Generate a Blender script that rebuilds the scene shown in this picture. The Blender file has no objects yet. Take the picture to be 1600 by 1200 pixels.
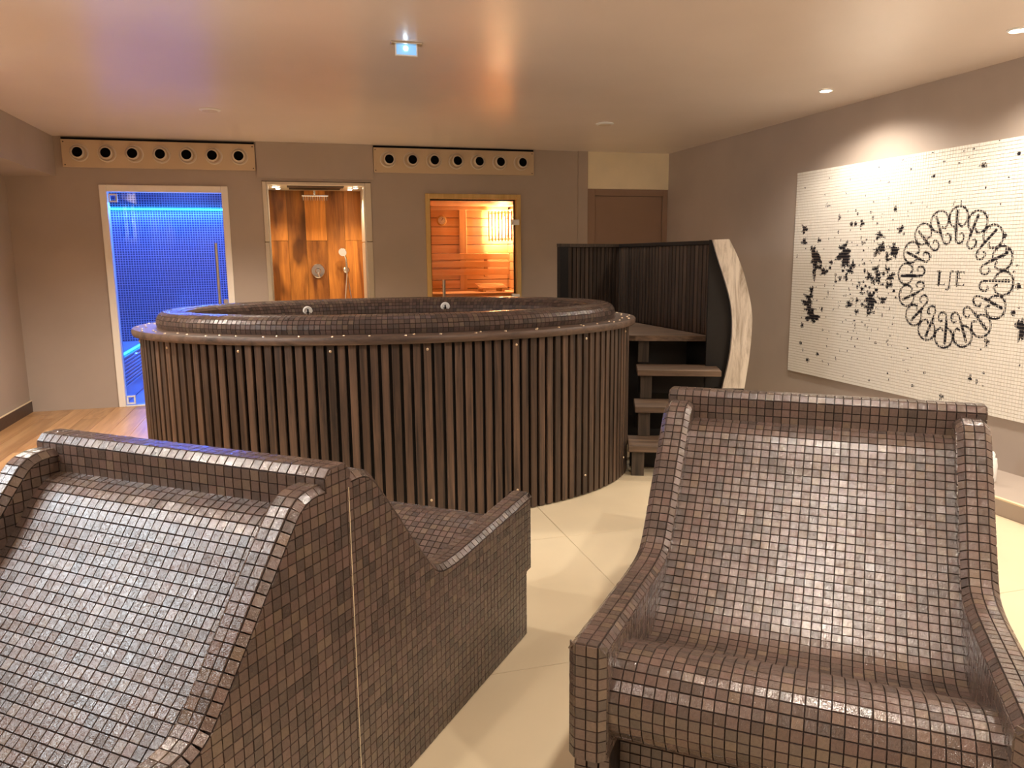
import bpy, bmesh, math, random
import numpy as np
from mathutils import Vector, Matrix
random.seed(7); RNG = np.random.default_rng(7)
SC = bpy.context.scene
COL = SC.collection

# ------------------------------------------------------------------ camera
YAW, PITCH, ROLL, CAM_H = math.radians(15.76), math.radians(9.49), math.radians(-0.52), 1.38
_f = Vector((math.sin(YAW)*math.cos(PITCH), math.cos(YAW)*math.cos(PITCH), -math.sin(PITCH)))
_r = Vector((math.cos(YAW), -math.sin(YAW), 0)); _u = _r.cross(_f)
_r2 = _r*math.cos(ROLL) + _u*math.sin(ROLL); _u2 = -_r*math.sin(ROLL) + _u*math.cos(ROLL)
CAM_POS = Vector((0, 0, CAM_H))
cd = bpy.data.cameras.new('camera'); cd.sensor_width = 36; cd.sensor_fit = 'HORIZONTAL'
cd.lens = 1202/1600*36; cd.clip_start = .05; cd.clip_end = 60
cam = bpy.data.objects.new('camera', cd); COL.objects.link(cam)
M = Matrix((( _r2.x, _u2.x, -_f.x, 0), (_r2.y, _u2.y, -_f.y, 0), (_r2.z, _u2.z, -_f.z, CAM_H), (0, 0, 0, 1)))
cam.matrix_world = M; SC.camera = cam

# ------------------------------------------------------------------ world, exposure
w = bpy.data.worlds.new('world'); SC.world = w; w.use_nodes = True
w.node_tree.nodes['Background'].inputs[0].default_value = (.9, .75, .6, 1)
w.node_tree.nodes['Background'].inputs[1].default_value = .05
SC.view_settings.view_transform = 'Standard'; SC.view_settings.look = 'None'
SC.view_settings.exposure = 0.8; SC.view_settings.gamma = 1.0; SC.view_settings.use_curve_mapping = False
WARM = (1.0, .91, .79)
LAMP_W = 105.0
STEAM_W, SHOWER_W, SAUNA_W = 27.0, 24.0, 75.0
WINDOW_W, FITTING_W = 46.0, 190.0
LAMPS = [(3.5, 1.74, 1.1), (3.5, .3, .9), (3.5, -1.2, .9), (1.3, 1.55, .65), (1.3, -.7, .8), (-1.7, 4.5, 1.9), (-1.7, 2.3, .8), (-1.7, .1, .9), (-1.7, -1.7, .9)]  # ceiling lamps out of view, assumed: x, y, share of power

# ------------------------------------------------------------------ helpers
def srgb(r, g, b):
    def f(c):
        c /= 255.0
        return c/12.92 if c <= .04045 else ((c+.055)/1.055)**2.4
    return (f(r), f(g), f(b))

def tag(o, label=None, cat=None, group=None, kind=None):
    if label: o['label'] = label
    if cat: o['category'] = cat
    if group: o['group'] = group
    if kind: o['kind'] = kind
    return o

def empty(name, loc=(0, 0, 0), rz=0.0):
    o = bpy.data.objects.new(name, None); COL.objects.link(o)
    o.location = loc; o.rotation_euler = (0, 0, rz); o.empty_display_size = .1
    return o

class MB:
    """collects shapes; build() links them as one mesh object"""
    def __init__(s): s.v = []; s.f = []; s.mi = []; s.m = 0
    def add(s, vs, fs):
        n = len(s.v); s.v += [tuple(p) for p in vs]
        for q in fs: s.f.append([i+n for i in q]); s.mi.append(s.m)
        return s
    def box(s, x0, x1, y0, y1, z0, z1):
        return s.add([(x0,y0,z0),(x1,y0,z0),(x1,y1,z0),(x0,y1,z0),(x0,y0,z1),(x1,y0,z1),(x1,y1,z1),(x0,y1,z1)],
                     [(3,2,1,0),(4,5,6,7),(0,1,5,4),(1,2,6,5),(2,3,7,6),(3,0,4,7)])
    def bbox(s, x0, x1, y0, y1, z0, z1, b=.003):
        """box with chamfered edges"""
        bm = bmesh.new(); bmesh.ops.create_cube(bm, size=1)
        for v in bm.verts: v.co = Vector(((x0+x1)/2+v.co.x*(x1-x0), (y0+y1)/2+v.co.y*(y1-y0), (z0+z1)/2+v.co.z*(z1-z0)))
        bmesh.ops.bevel(bm, geom=bm.edges[:], offset=b, segments=1, affect='EDGES')
        bm.verts.index_update()
        s.add([v.co[:] for v in bm.verts], [[v.index for v in f.verts] for f in bm.faces]); bm.free(); return s
    def prism(s, pts, axis, a, b):
        """extrude 2D polygon along axis ('x','y','z') from a to b"""
        def mk(p, h):
            return {'x': (h, p[0], p[1]), 'y': (p[0], h, p[1]), 'z': (p[0], p[1], h)}[axis]
        n = len(pts)
        s.add([mk(p, a) for p in pts]+[mk(p, b) for p in pts],
              [list(range(n))[::-1], list(range(n, 2*n))]+[(i, (i+1) % n, n+(i+1) % n, n+i) for i in range(n)])
        return s
    def under(s, top, base, x0, x1):
        """solid below a (s, z) line that runs on in s; base(s) gives the lower edge"""
        vs = []; n = len(top)
        for x in (x0, x1):
            for q in top: vs += [(x, q[0], q[1]), (x, q[0], base(q[0]))]
        fs = []
        for i in range(n-1):
            a, b = 2*i, 2*n+2*i
            fs += [(a, a+2, a+3, a+1), (b, b+1, b+3, b+2), (a, b, b+2, a+2), (a+1, a+3, b+3, b+1)]
        fs += [(0, 1, 2*n+1, 2*n), (2*n-2, 4*n-2, 4*n-1, 2*n-1)]
        return s.add(vs, fs)
    def tube(s, pts, r, n=10, caps=True):
        pts = [Vector(p) for p in pts]; rs = r if hasattr(r, '__len__') else [r]*len(pts)
        rings = []; ref = None
        for i, p in enumerate(pts):
            t = (pts[min(i+1, len(pts)-1)]-pts[max(i-1, 0)]).normalized()
            if ref is None: ref = Vector((0, 0, 1)) if abs(t.z) < .9 else Vector((1, 0, 0))
            a = t.cross(ref).normalized(); b = t.cross(a).normalized(); ref = -b if False else ref
            rings.append([p+(a*math.cos(k*2*math.pi/n)+b*math.sin(k*2*math.pi/n))*rs[i] for k in range(n)])
        vs = [q[:] for rg in rings for q in rg]; fs = []
        for i in range(len(pts)-1):
            for k in range(n):
                fs.append((i*n+k, i*n+(k+1) % n, (i+1)*n+(k+1) % n, (i+1)*n+k))
        if caps: fs += [list(range(n))[::-1], list(range((len(pts)-1)*n, len(pts)*n))]
        return s.add(vs, fs)
    def lathe(s, prof, c, axis='z', n=24, cap=True):
        """prof: (radius, height) pairs around an axis through c"""
        vs = []; fs = []; c = Vector(c)
        for r_, h in prof:
            for k in range(n):
                a = 2*math.pi*k/n; x, y = r_*math.cos(a), r_*math.sin(a)
                vs.append((c+{'z': Vector((x, y, h)), 'y': Vector((x, h, y)), 'x': Vector((h, x, y))}[axis])[:])
        for i in range(len(prof)-1):
            for k in range(n): fs.append((i*n+k, i*n+(k+1) % n, (i+1)*n+(k+1) % n, (i+1)*n+k))
        if cap: fs += [list(range(n))[::-1], list(range((len(prof)-1)*n, len(prof)*n))]
        return s.add(vs, fs)
    def build(s, name, mat, parent=None, smooth=False, local=False, recalc=True):
        me = bpy.data.meshes.new(name)
        off = Vector((0, 0, 0))
        if parent is not None and not local:
            p = parent
            while p is not None: off += Vector(p.location); p = p.parent
        vs = [(v[0]-off.x, v[1]-off.y, v[2]-off.z) for v in s.v]
        me.from_pydata(vs, [], s.f)
        for m_ in (mat if isinstance(mat, (list, tuple)) else [mat]): me.materials.append(m_)
        if any(s.mi): me.polygons.foreach_set('material_index', s.mi)
        if recalc:
            bm = bmesh.new(); bm.from_mesh(me); bmesh.ops.recalc_face_normals(bm, faces=bm.faces[:]); bm.to_mesh(me); bm.free()
        if smooth:
            me.polygons.foreach_set('use_smooth', [True]*len(me.polygons))
            try: me.set_sharp_from_angle(angle=math.radians(40))
            except Exception: pass
        me.update()
        o = bpy.data.objects.new(name, me); COL.objects.link(o)
        if parent is not None: o.parent = parent
        return o

def link_mesh(name, me, parent=None, mw=None, color=None):
    o = bpy.data.objects.new(name, me); COL.objects.link(o)
    if parent is not None: o.parent = parent
    if mw is not None: o.matrix_basis = mw
    if color is not None: o.color = (*color, 1)
    return o

# ------------------------------------------------------------------ materials
def mat_new(name):
    m = bpy.data.materials.new(name); m.use_nodes = True
    nt = m.node_tree; return m, nt, nt.nodes['Principled BSDF']
def N(nt, typ, **kw):
    n = nt.nodes.new(typ)
    for k, v in kw.items():
        if k in n.inputs: n.inputs[k].default_value = v
        else: setattr(n, k, v)
    return n
def bump_noise(nt, b, scale, strength, dist=.002, vec=None, detail=3):
    no = N(nt, 'ShaderNodeTexNoise', Scale=scale, Detail=detail)
    if vec is not None: nt.links.new(vec, no.inputs['Vector'])
    bu = N(nt, 'ShaderNodeBump', Strength=strength, Distance=dist)
    nt.links.new(no.outputs['Fac'], bu.inputs['Height']); nt.links.new(bu.outputs['Normal'], b.inputs['Normal'])
    return no
def world_pos(nt): return N(nt, 'ShaderNodeNewGeometry').outputs['Position']

def paint(name, col, rough=.7, var=.06, spec=.4, bump=.15):
    m, nt, b = mat_new(name)
    b.inputs['Roughness'].default_value = rough; b.inputs['Specular IOR Level'].default_value = spec
    no = N(nt, 'ShaderNodeTexNoise', Scale=1.7, Detail=5); nt.links.new(world_pos(nt), no.inputs['Vector'])
    rp = N(nt, 'ShaderNodeValToRGB'); nt.links.new(no.outputs['Fac'], rp.inputs['Fac'])
    rp.color_ramp.elements[0].position = .3; rp.color_ramp.elements[1].position = .7
    rp.color_ramp.elements[0].color = (*[c*(1-var) for c in col], 1); rp.color_ramp.elements[1].color = (*[min(1, c*(1+var)) for c in col], 1)
    nt.links.new(rp.outputs['Color'], b.inputs['Base Color'])
    bump_noise(nt, b, 260, bump, .001, world_pos(nt))
    return m
def plain(name, col, rough=.5, metal=0.0, spec=.5, coat=0):
    m, nt, b = mat_new(name)
    b.inputs['Base Color'].default_value = (*col, 1); b.inputs['Roughness'].default_value = rough
    b.inputs['Metallic'].default_value = metal; b.inputs['Specular IOR Level'].default_value = spec
    no = N(nt, 'ShaderNodeTexNoise', Scale=40.0, Detail=2); nt.links.new(world_pos(nt), no.inputs['Vector'])
    mr = N(nt, 'ShaderNodeMapRange'); mr.inputs['To Min'].default_value = max(.02, rough*.85); mr.inputs['To Max'].default_value = min(1, rough*1.15)
    nt.links.new(no.outputs['Fac'], mr.inputs['Value']); nt.links.new(mr.outputs['Result'], b.inputs['Roughness'])
    return m
def wood(name, c1, c2, axis='z', rough=.5, grain=14.0, stretch=.06, var=.35, bump=.3, spec=.4, contrast=(.32, .68), use_world=False, knots=False):
    """stretched-noise grain; each object gets its own offset and brightness"""
    m, nt, b = mat_new(name)
    oi = N(nt, 'ShaderNodeObjectInfo')
    src = world_pos(nt) if use_world else N(nt, 'ShaderNodeTexCoord').outputs['Object']
    mu = N(nt, 'ShaderNodeMath', operation='MULTIPLY'); nt.links.new(oi.outputs['Random'], mu.inputs[0]); mu.inputs[1].default_value = 53.0
    ad = N(nt, 'ShaderNodeVectorMath', operation='ADD'); nt.links.new(src, ad.inputs[0]); nt.links.new(mu.outputs[0], ad.inputs[1])
    mp = N(nt, 'ShaderNodeMapping'); sc = [1, 1, 1]; sc['xyz'.index(axis)] = stretch; mp.inputs['Scale'].default_value = sc
    nt.links.new(ad.outputs[0], mp.inputs['Vector'])
    no = N(nt, 'ShaderNodeTexNoise', Scale=grain, Detail=7, Roughness=.65, Distortion=.6); nt.links.new(mp.outputs[0], no.inputs['Vector'])
    rp = N(nt, 'ShaderNodeValToRGB'); nt.links.new(no.outputs['Fac'], rp.inputs['Fac'])
    rp.color_ramp.elements[0].position = contrast[0]; rp.color_ramp.elements[1].position = contrast[1]
    rp.color_ramp.elements[0].color = (*c1, 1); rp.color_ramp.elements[1].color = (*c2, 1)
    last = rp.outputs['Color']
    if knots:
        n2 = N(nt, 'ShaderNodeTexNoise', Scale=3.2, Detail=2); mp2 = N(nt, 'ShaderNodeMapping'); s2 = [1.6, 1.6, 1.6]; s2['xyz'.index(axis)] = .55; mp2.inputs['Scale'].default_value = s2
        nt.links.new(ad.outputs[0], mp2.inputs['Vector']); nt.links.new(mp2.outputs[0], n2.inputs['Vector'])
        r2 = N(nt, 'ShaderNodeValToRGB'); r2.color_ramp.elements[0].position = .3; r2.color_ramp.elements[1].position = .45
        r2.color_ramp.elements[0].color = (.3, .26, .24, 1); r2.color_ramp.elements[1].color = (1, 1, 1, 1)
        nt.links.new(n2.outputs['Fac'], r2.inputs['Fac'])
        mk = N(nt, 'ShaderNodeMix', data_type='RGBA', blend_type='MULTIPLY'); mk.inputs[0].default_value = 1
        nt.links.new(last, mk.inputs[6]); nt.links.new(r2.outputs['Color'], mk.inputs[7]); last = mk.outputs[2]
    mr = N(nt, 'ShaderNodeMapRange'); mr.inputs['To Min'].default_value = 1-var; mr.inputs['To Max'].default_value = 1+var
    nt.links.new(oi.outputs['Random'], mr.inputs['Value'])
    hs = N(nt, 'ShaderNodeHueSaturation'); nt.links.new(mr.outputs[0], hs.inputs['Value']); nt.links.new(last, hs.inputs['Color'])
    nt.links.new(hs.outputs[0], b.inputs['Base Color'])
    b.inputs['Roughness'].default_value = rough; b.inputs['Specular IOR Level'].default_value = spec
    bu = N(nt, 'ShaderNodeBump', Strength=bump, Distance=.002); nt.links.new(no.outputs['Fac'], bu.inputs['Height']); nt.links.new(bu.outputs[0], b.inputs['Normal'])
    return m
def emit(name, col, strength):
    m, nt, b = mat_new(name)
    b.inputs['Base Color'].default_value = (*col, 1); b.inputs['Emission Color'].default_value = (*col, 1); b.inputs['Emission Strength'].default_value = strength
    return m
def glass(name, tint, refl=1.0, rough=.02):
    m, nt, b = mat_new(name); nt.nodes.remove(b)
    out = nt.nodes['Material Output']
    tr = N(nt, 'ShaderNodeBsdfTransparent'); tr.inputs[0].default_value = (*tint, 1)
    gl = N(nt, 'ShaderNodeBsdfGlossy'); gl.inputs['Roughness'].default_value = rough
    fr = N(nt, 'ShaderNodeFresnel', IOR=1.45); ml = N(nt, 'ShaderNodeMath', operation='MULTIPLY'); ml.inputs[1].default_value = refl
    nt.links.new(fr.outputs[0], ml.inputs[0])
    mx = N(nt, 'ShaderNodeMixShader'); nt.links.new(ml.outputs[0], mx.inputs[0]); nt.links.new(tr.outputs[0], mx.inputs[1]); nt.links.new(gl.outputs[0], mx.inputs[2])
    nt.links.new(mx.outputs[0], out.inputs[0]); return m
def mosaic(name, base_rough=.15, spec=.6):
    """glazed slate mosaic; the tint comes from the mesh attribute times the object colour"""
    m, nt, b = mat_new(name)
    at = N(nt, 'ShaderNodeAttribute', attribute_name='tint'); oi = N(nt, 'ShaderNodeObjectInfo')
    mx = N(nt, 'ShaderNodeMix', data_type='RGBA', blend_type='MULTIPLY'); mx.inputs[0].default_value = 1
    nt.links.new(at.outputs['Color'], mx.inputs[6]); nt.links.new(oi.outputs['Color'], mx.inputs[7])
    pos = world_pos(nt)
    n1 = N(nt, 'ShaderNodeTexNoise', Scale=150.0, Detail=4, Roughness=.7); nt.links.new(pos, n1.inputs['Vector'])
    mr = N(nt, 'ShaderNodeMapRange'); mr.inputs['To Min'].default_value = .72; mr.inputs['To Max'].default_value = 1.28
    nt.links.new(n1.outputs['Fac'], mr.inputs['Value'])
    hs = N(nt, 'ShaderNodeHueSaturation'); nt.links.new(mr.outputs[0], hs.inputs['Value']); nt.links.new(mx.outputs[2], hs.inputs['Color'])
    nt.links.new(hs.outputs[0], b.inputs['Base Color'])
    b.inputs['Roughness'].default_value = base_rough; b.inputs['Specular IOR Level'].default_value = spec
    n2 = N(nt, 'ShaderNodeTexNoise', Scale=190.0, Detail=1, Distortion=1.8); nt.links.new(pos, n2.inputs['Vector'])
    bu = N(nt, 'ShaderNodeBump', Strength=.55, Distance=.0015); nt.links.new(n2.outputs['Fac'], bu.inputs['Height']); nt.links.new(bu.outputs[0], b.inputs['Normal'])
    return m
def grid_mosaic(name, tile_col, grout_col, pitch, rough=.25):
    m, nt, b = mat_new(name)
    br = N(nt, 'ShaderNodeTexBrick', offset=0.0, squash=1.0)
    br.inputs['Color1'].default_value = (*tile_col, 1); br.inputs['Color2'].default_value = (*[c*.75 for c in tile_col], 1); br.inputs['Mortar'].default_value = (*grout_col, 1)
    br.inputs['Scale'].default_value = 1.0; br.inputs['Mortar Size'].default_value = pitch*.13; br.inputs['Brick Width'].default_value = pitch; br.inputs['Row Height'].default_value = pitch
    sx = N(nt, 'ShaderNodeSeparateXYZ'); nt.links.new(world_pos(nt), sx.inputs[0])
    sm = N(nt, 'ShaderNodeMath', operation='ADD'); nt.links.new(sx.outputs[0], sm.inputs[0]); nt.links.new(sx.outputs[1], sm.inputs[1])
    cx = N(nt, 'ShaderNodeCombineXYZ'); nt.links.new(sm.outputs[0], cx.inputs[0]); nt.links.new(sx.outputs[2], cx.inputs[1])
    nt.links.new(cx.outputs[0], br.inputs['Vector']); nt.links.new(br.outputs['Color'], b.inputs['Base Color'])
    b.inputs['Roughness'].default_value = rough
    return m

MAT = dict(
    wall=paint('taupe_paint', srgb(174, 159, 146), .62), 
    ceil=paint('satin_ceiling_paint', srgb(228, 213, 203), .3, .03, .5, .06),
    cream=paint('cream_plaster', srgb(240, 224, 190), .75, .1), door_paint=paint('taupe_door_paint', srgb(150, 122, 102), .5),
    frame=paint('pale_frame_paint', srgb(242, 234, 222), .45, .03),
    base=plain('dark_baseboard', srgb(70, 52, 44), .4), base_lip=plain('pale_baseboard_lip', srgb(225, 205, 170), .4),  # pale strip: lamp light along the top edge put into its colour
    plate=paint('putty_plate', srgb(204, 180, 148), .5, .04), nozzle=plain('putty_nozzle', srgb(214, 198, 178), .35),
    hole=plain('black_void', (.002, .002, .002), .9, 0, .1), black=plain('black_stain', (.012, .01, .009), .55, 0, .3),  # first one: shade inside gaps and openings as flat black
    grout=plain('dark_grout', srgb(40, 31, 27), .85, 0, .2),
    tile=mosaic('glazed_slate_mosaic'), rim_tile=mosaic('tub_rim_mosaic', .18, .3),
    white_tile=plain('white_glazed_tile', srgb(241, 235, 224), .3), white_grout=plain('cream_grout', srgb(198, 184, 160), .8), ink=plain('black_print', (.015, .014, .02), .35),
    slat=wood('dark_stained_slat', srgb(38, 31, 27), srgb(98, 75, 59), 'z', .42, 34, .045, .38, .35),
    slat_screen=wood('charred_slat', srgb(34, 29, 25), srgb(84, 68, 56), 'z', .5, 34, .045, .3, .35),  # same stain as the tub slats, darkened for the shade on the screen
    deck=wood('oiled_deck_wood', srgb(56, 43, 36), srgb(106, 83, 68), 'x', .45, 26, .08, .12, .25),
    tread=wood('tread_wood', srgb(72, 58, 48), srgb(124, 100, 80), 'x', .5, 26, .06, .1, .3),
    post=wood('post_wood', srgb(44, 38, 32), srgb(84, 70, 58), 'z', .5, 30, .06, .15, .3),
    pale_board=wood('limed_board', srgb(150, 134, 116), srgb(214, 202, 186), 'z', .5, 16, .16, .02, .4, .4, (.36, .56)),
    plank_floor=wood('oak_floor_plank', srgb(164, 116, 74), srgb(208, 164, 114), 'y', .32, 18, .05, .18, .12, .5),
    plank_shower=wood('rustic_wood_tile', srgb(104, 54, 22), srgb(206, 132, 56), 'z', .4, 9, .09, .38, .15, .4, (.3, .7), False, True),
    sauna=wood('spruce_board', srgb(222, 170, 120), srgb(242, 204, 160), 'x', .6, 16, .05, .1, .15, .25),
    sauna_v=wood('spruce_post', srgb(224, 176, 126), srgb(242, 206, 162), 'z', .6, 16, .05, .08, .15, .25),
    sauna_frame=wood('pine_frame', srgb(196, 158, 92), srgb(222, 188, 124), 'z', .5, 14, .06, .05, .15, .3),
    floor_tile=paint('cream_stone_tile', srgb(214, 196, 164), .42, .07, .45, .05), floor_grout=plain('tan_grout', srgb(120, 98, 72), .9),
    chrome=plain('chrome', (.86, .85, .83), .12, 1), steel=plain('brushed_steel', (.72, .66, .56), .3, 1), dark_metal=plain('dark_metal', (.09, .08, .075), .35, 1),
    satin=plain('satin_steel', (.66, .58, .45), .36, .55),
    white_plastic=plain('white_plastic', (.82, .8, .76), .35), brass=plain('screw_brass', (.75, .6, .42), .3, 1),
    glass=glass('clear_glass', (.93, .95, .96)), glass_steam=glass('steam_door_glass', (.86, .9, .97), 1.2), glass_sauna=glass('sauna_door_glass', (.97, .93, .88), .8),
    blue_tile=grid_mosaic('blue_mosaic_wall', (.045, .06, .16), (.42, .47, .64), .0262), blue_plain=plain('blue_grey_bench', (.5, .53, .62), .3),
    water=glass('tub_water', (.25, .36, .34), 1.0, .03), shell=plain('tub_shell', srgb(40, 44, 40), .35),
    lamp_on=emit('downlight_emitter', (1, .86, .66), 28), lamp_small=emit('shower_spot_emitter', (1, .93, .8), 18), led=emit('cyan_led', (.03, .62, 1.0), 5), sauna_lamp=emit('sauna_bulb', (1, .72, .36), 22), exit_led=emit('emergency_led', (.8, .95, 1), 6), exit_glow=emit('emergency_glass', (.22, .48, .85), .45),
)
# ------------------------------------------------------------------ the room
ZC = 2.455; YB = 7.88; XR = 4.02; XL = -2.37; YF = -2.6
def struct(o): o['kind'] = 'structure'; return o
def sbox(name, mat, *b, parent=None):
    o = MB().box(*b).build(name, mat, parent)
    if parent is None: struct(o)
    return o

# floor of big stone tiles, oak planks along the left
fl = struct(MB().box(-.95, XR+.1, YF, 8.0, -.08, -.008).build('floor', MAT['floor_grout']))
P = 1.133; X0, Y0 = 1.245, 2.307
tile_me = {}
for i in range(-2, 3):
    for j in range(-5, 6):
        x0, x1 = max(X0+i*P, -.95), min(X0+(i+1)*P, XR); y0, y1 = max(Y0+j*P, YF), min(Y0+(j+1)*P, YB)
        if x1-x0 < .02 or y1-y0 < .02: continue
        k = (round(x1-x0, 3), round(y1-y0, 3))
        if k not in tile_me:
            t_ = MB().bbox(-k[0]/2+.0015, k[0]/2-.0015, -k[1]/2+.0015, k[1]/2-.0015, -.012, 0, .001).build('floor_tile', MAT['floor_tile'])
            tile_me[k] = t_.data; bpy.data.objects.remove(t_)
        link_mesh('floor_tile', tile_me[k], fl, Matrix.Translation(((x0+x1)/2, (y0+y1)/2, 0)))
fw = struct(MB().box(XL-.1, -.95, YF, 8.0, -.08, -.008).build('floor_wood', MAT['base']))
pl = MB().bbox(-.0878, .0878, -.9, .9, -.012, 0, .0012).build('plank', MAT['plank_floor']); plm = pl.data; bpy.data.objects.remove(pl)
for i in range(8):
    x = XL+.0888+i*.1775; y = YF+random.uniform(-.9, .2)
    while y < YB:
        a, b_ = max(y, YF), min(y+1.798, YB)
        if b_-a > .02: link_mesh('plank', plm, fw, Matrix.Translation((x, (a+b_)/2, 0)) @ Matrix.Diagonal((1, (b_-a-.002)/1.8, 1, 1)))
        y += 1.8
sbox('ceiling', MAT['ceil'], XL-.1, XR+.1, YF-.1, 8.0, ZC, ZC+.1)
sbox('wall_right', MAT['wall'], XR, XR+.1, YF, 8.0, -.08, ZC)
wl = MB(); wl.box(XL-.1, XL, YF, 1.8, -.08, ZC); wl.box(XL-.1, XL, 3.1, 8.0, -.08, ZC); wl.box(XL-.1, XL, 1.8, 3.1, -.08, 1.65); wl.box(XL-.1, XL, 1.8, 3.1, 2.35, ZC)  # gap cut for the assumed window
struct(wl.build('wall_left', MAT['wall']))
w1 = struct(empty('window_1', (XL, 2.45, 1.65)))  # unseen window, assumed from the cool highlights on the left lounger
m_ = MB()
for y0, y1, z0, z1 in ((1.8, 1.85, 1.65, 2.35), (3.05, 3.1, 1.65, 2.35), (1.8505, 3.0495, 1.65, 1.7), (1.8505, 3.0495, 2.3, 2.35), (2.43, 2.47, 1.7005, 2.2995)): m_.bbox(XL-.08, XL-.03, y0, y1, z0, z1, .004)
m_.build('window_frame', MAT['white_plastic'], w1)
for y0, y1 in ((1.8505, 2.4295), (2.4705, 3.0495)): MB().bbox(XL-.06, XL-.054, y0, y1, 1.7005, 2.2995, .001).build('pane', MAT['glass'], w1)
l = bpy.data.lights.new('daylight', 'AREA'); l.shape = 'RECTANGLE'; l.size = .7; l.size_y = 1.3; l.energy = WINDOW_W; l.color = (.92, .96, 1.0)  # added area light in place of a sky outside the assumed window
q = bpy.data.objects.new('daylight', l); COL.objects.link(q); q.location = (XL-.13, 2.45, 2.0); q.rotation_euler = (0, math.radians(-90), 0)
sbox('wall_front', MAT['wall'], XL-.1, XR+.1, YF-.1, YF, -.08, ZC)
wb = MB()
T = YB+.12
for x0, x1 in ((XL, -1.615), (-.552, -.229), (.796, 1.34), (2.324, 3.10)): wb.box(x0, x1, YB, T, -.08, ZC)
wb.box(-1.615, -.552, YB, T, 2.025, ZC); wb.box(-.229, .796, YB, T, 2.1, ZC); wb.box(1.34, 2.324, YB, T, 1.993, ZC)
wb.box(3.10, XR, YB+.05, T, -.08, ZC)
struct(wb.build('wall_back', MAT['wall']))
sbox('trim_1', MAT['wall'], -.262, .824, YB-.03, YB-.0005, 2.125, ZC)            # casing over the shower
sbox('trim_2', MAT['wall'], 2.967, 3.075, YB-.02, YB-.0005, 0, ZC)               # pilaster beside the painted door
sbox('trim_3', MAT['wall'], XL, -1.965, 4.2, YB-.0005, 2.108, ZC)            # bulkhead along the left wall
sbox('trim_4', MAT['cream'], 3.078, XR, YB-.012, YB+.048, 2.073, ZC)             # pale plaster over the painted door
o = sbox('trim_5', MAT['wall'], 3.53, XR-.0005, YF, 5.4, 0, .085)               # low ledge under the mosaic
MB().bbox(3.524, 3.545, YF, 5.4, .0855, .096, .002).build('lip', MAT['base_lip'], o)
o = sbox('baseboard_left', MAT['base'], XL, XL+.015, YF, YB, 0, .1)
MB().bbox(XL, XL+.018, YF, YB, .1005, .107, .001).build('lip', MAT['base_lip'], o)
d3 = struct(empty('door_3', (3.55, YB, 0)))
MB().bbox(3.165, 3.96, YB+.012, YB+.045, .005, 2.0, .002).build('leaf', MAT['door_paint'], d3)
fr = MB(); fr.bbox(3.08, 3.162, YB-.006, YB+.048, 0, 2.072, .002); fr.bbox(3.963, XR-.001, YB-.006, YB+.048, 0, 2.072, .002); fr.bbox(3.1625, 3.9625, YB-.004, YB+.048, 2.003, 2.071, .002)
fr.build('door_frame', MAT['door_paint'], d3)
h = MB(); h.lathe([(.025, 0), (.025, -.008), (.009, -.009), (.009, -.05)], (3.23, YB+.012, 1.02), 'y', 16); h.tube([(3.23, YB-.035, 1.02), (3.35, YB-.035, 1.02)], .008)
h.build('door_handle', MAT['steel'], d3, True)
# ------------------------------------------------------------------ steam room behind the glass door
SX0, SX1, SY1 = -2.1, -.42, 9.4
sbox('wall_steam_back', MAT['blue_tile'], SX0-.05, SX1+.05, SY1, SY1+.08, -.05, 2.25)
sbox('wall_steam_left', MAT['blue_tile'], SX0-.08, SX0, T, SY1, -.05, 2.25)
sbox('wall_steam_right', MAT['blue_tile'], SX1, SX1+.08, T, SY1, -.05, 2.25)
sbox('ceiling_steam', MAT['blue_plain'], SX0-.05, SX1+.05, T, SY1+.05, 2.2, 2.28)
sbox('floor_steam', MAT['blue_plain'], SX0-.05, SX1+.05, T-.12, SY1+.05, -.06, -.003)
sb = empty('steam_bench', (-1.83, 8.7, 0)); tag(sb, 'ribbed blue-lit bench low inside the steam room', 'bench')
MB().bbox(SX0+.002, -1.6, T+.02, SY1-.01, 0, .47, .01).build('bench_body', MAT['blue_plain'], sb)
for k in range(9): MB().bbox(-1.599, -1.585, T+.03, SY1-.03, .15+k*.035, .17+k*.035, .004).build('rib', MAT['blue_plain'], sb)
MB().box(-1.598, -1.586, T+.03, SY1-.03, .472, .486).build('led_strip', MAT['led'], sb)
o = MB().box(SX0+.03, SX1-.03, SY1-.02, SY1-.004, 1.905, 1.925).build('led_strip', MAT['led'])
tag(o, 'glowing cyan light strip high across the steam room wall', 'light strip')
def area(name, loc, size, energy, col, rot=(0, 0, 0), shape='RECTANGLE', size_y=None, parent=None, spread=None):
    l = bpy.data.lights.new(name, 'AREA'); l.shape = shape; l.size = size; l.energy = energy; l.color = col
    if size_y is not None: l.size_y = size_y
    if spread is not None: l.spread = spread
    q = bpy.data.objects.new(name, l); COL.objects.link(q); q.location = loc; q.rotation_euler = rot
    if parent is not None: q.parent = parent
    return q
BLUE = (.07, .22, 1.0)
area('steam_led_light', ((SX0+SX1)/2, SY1-.05, 1.93), 1.5, STEAM_W, BLUE, (math.radians(-35), 0, 0), size_y=.03)
area('steam_bench_light', (-1.55, 8.7, .5), 1.2, STEAM_W*.35, BLUE, (0, math.radians(-120), 0), size_y=.03).rotation_euler = (0, math.radians(-60), math.radians(0))
area('steam_ceiling_light', (-1.2, 8.45, 2.18), .5, STEAM_W*.5, BLUE, (0, 0, 0), size_y=.3)

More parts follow.
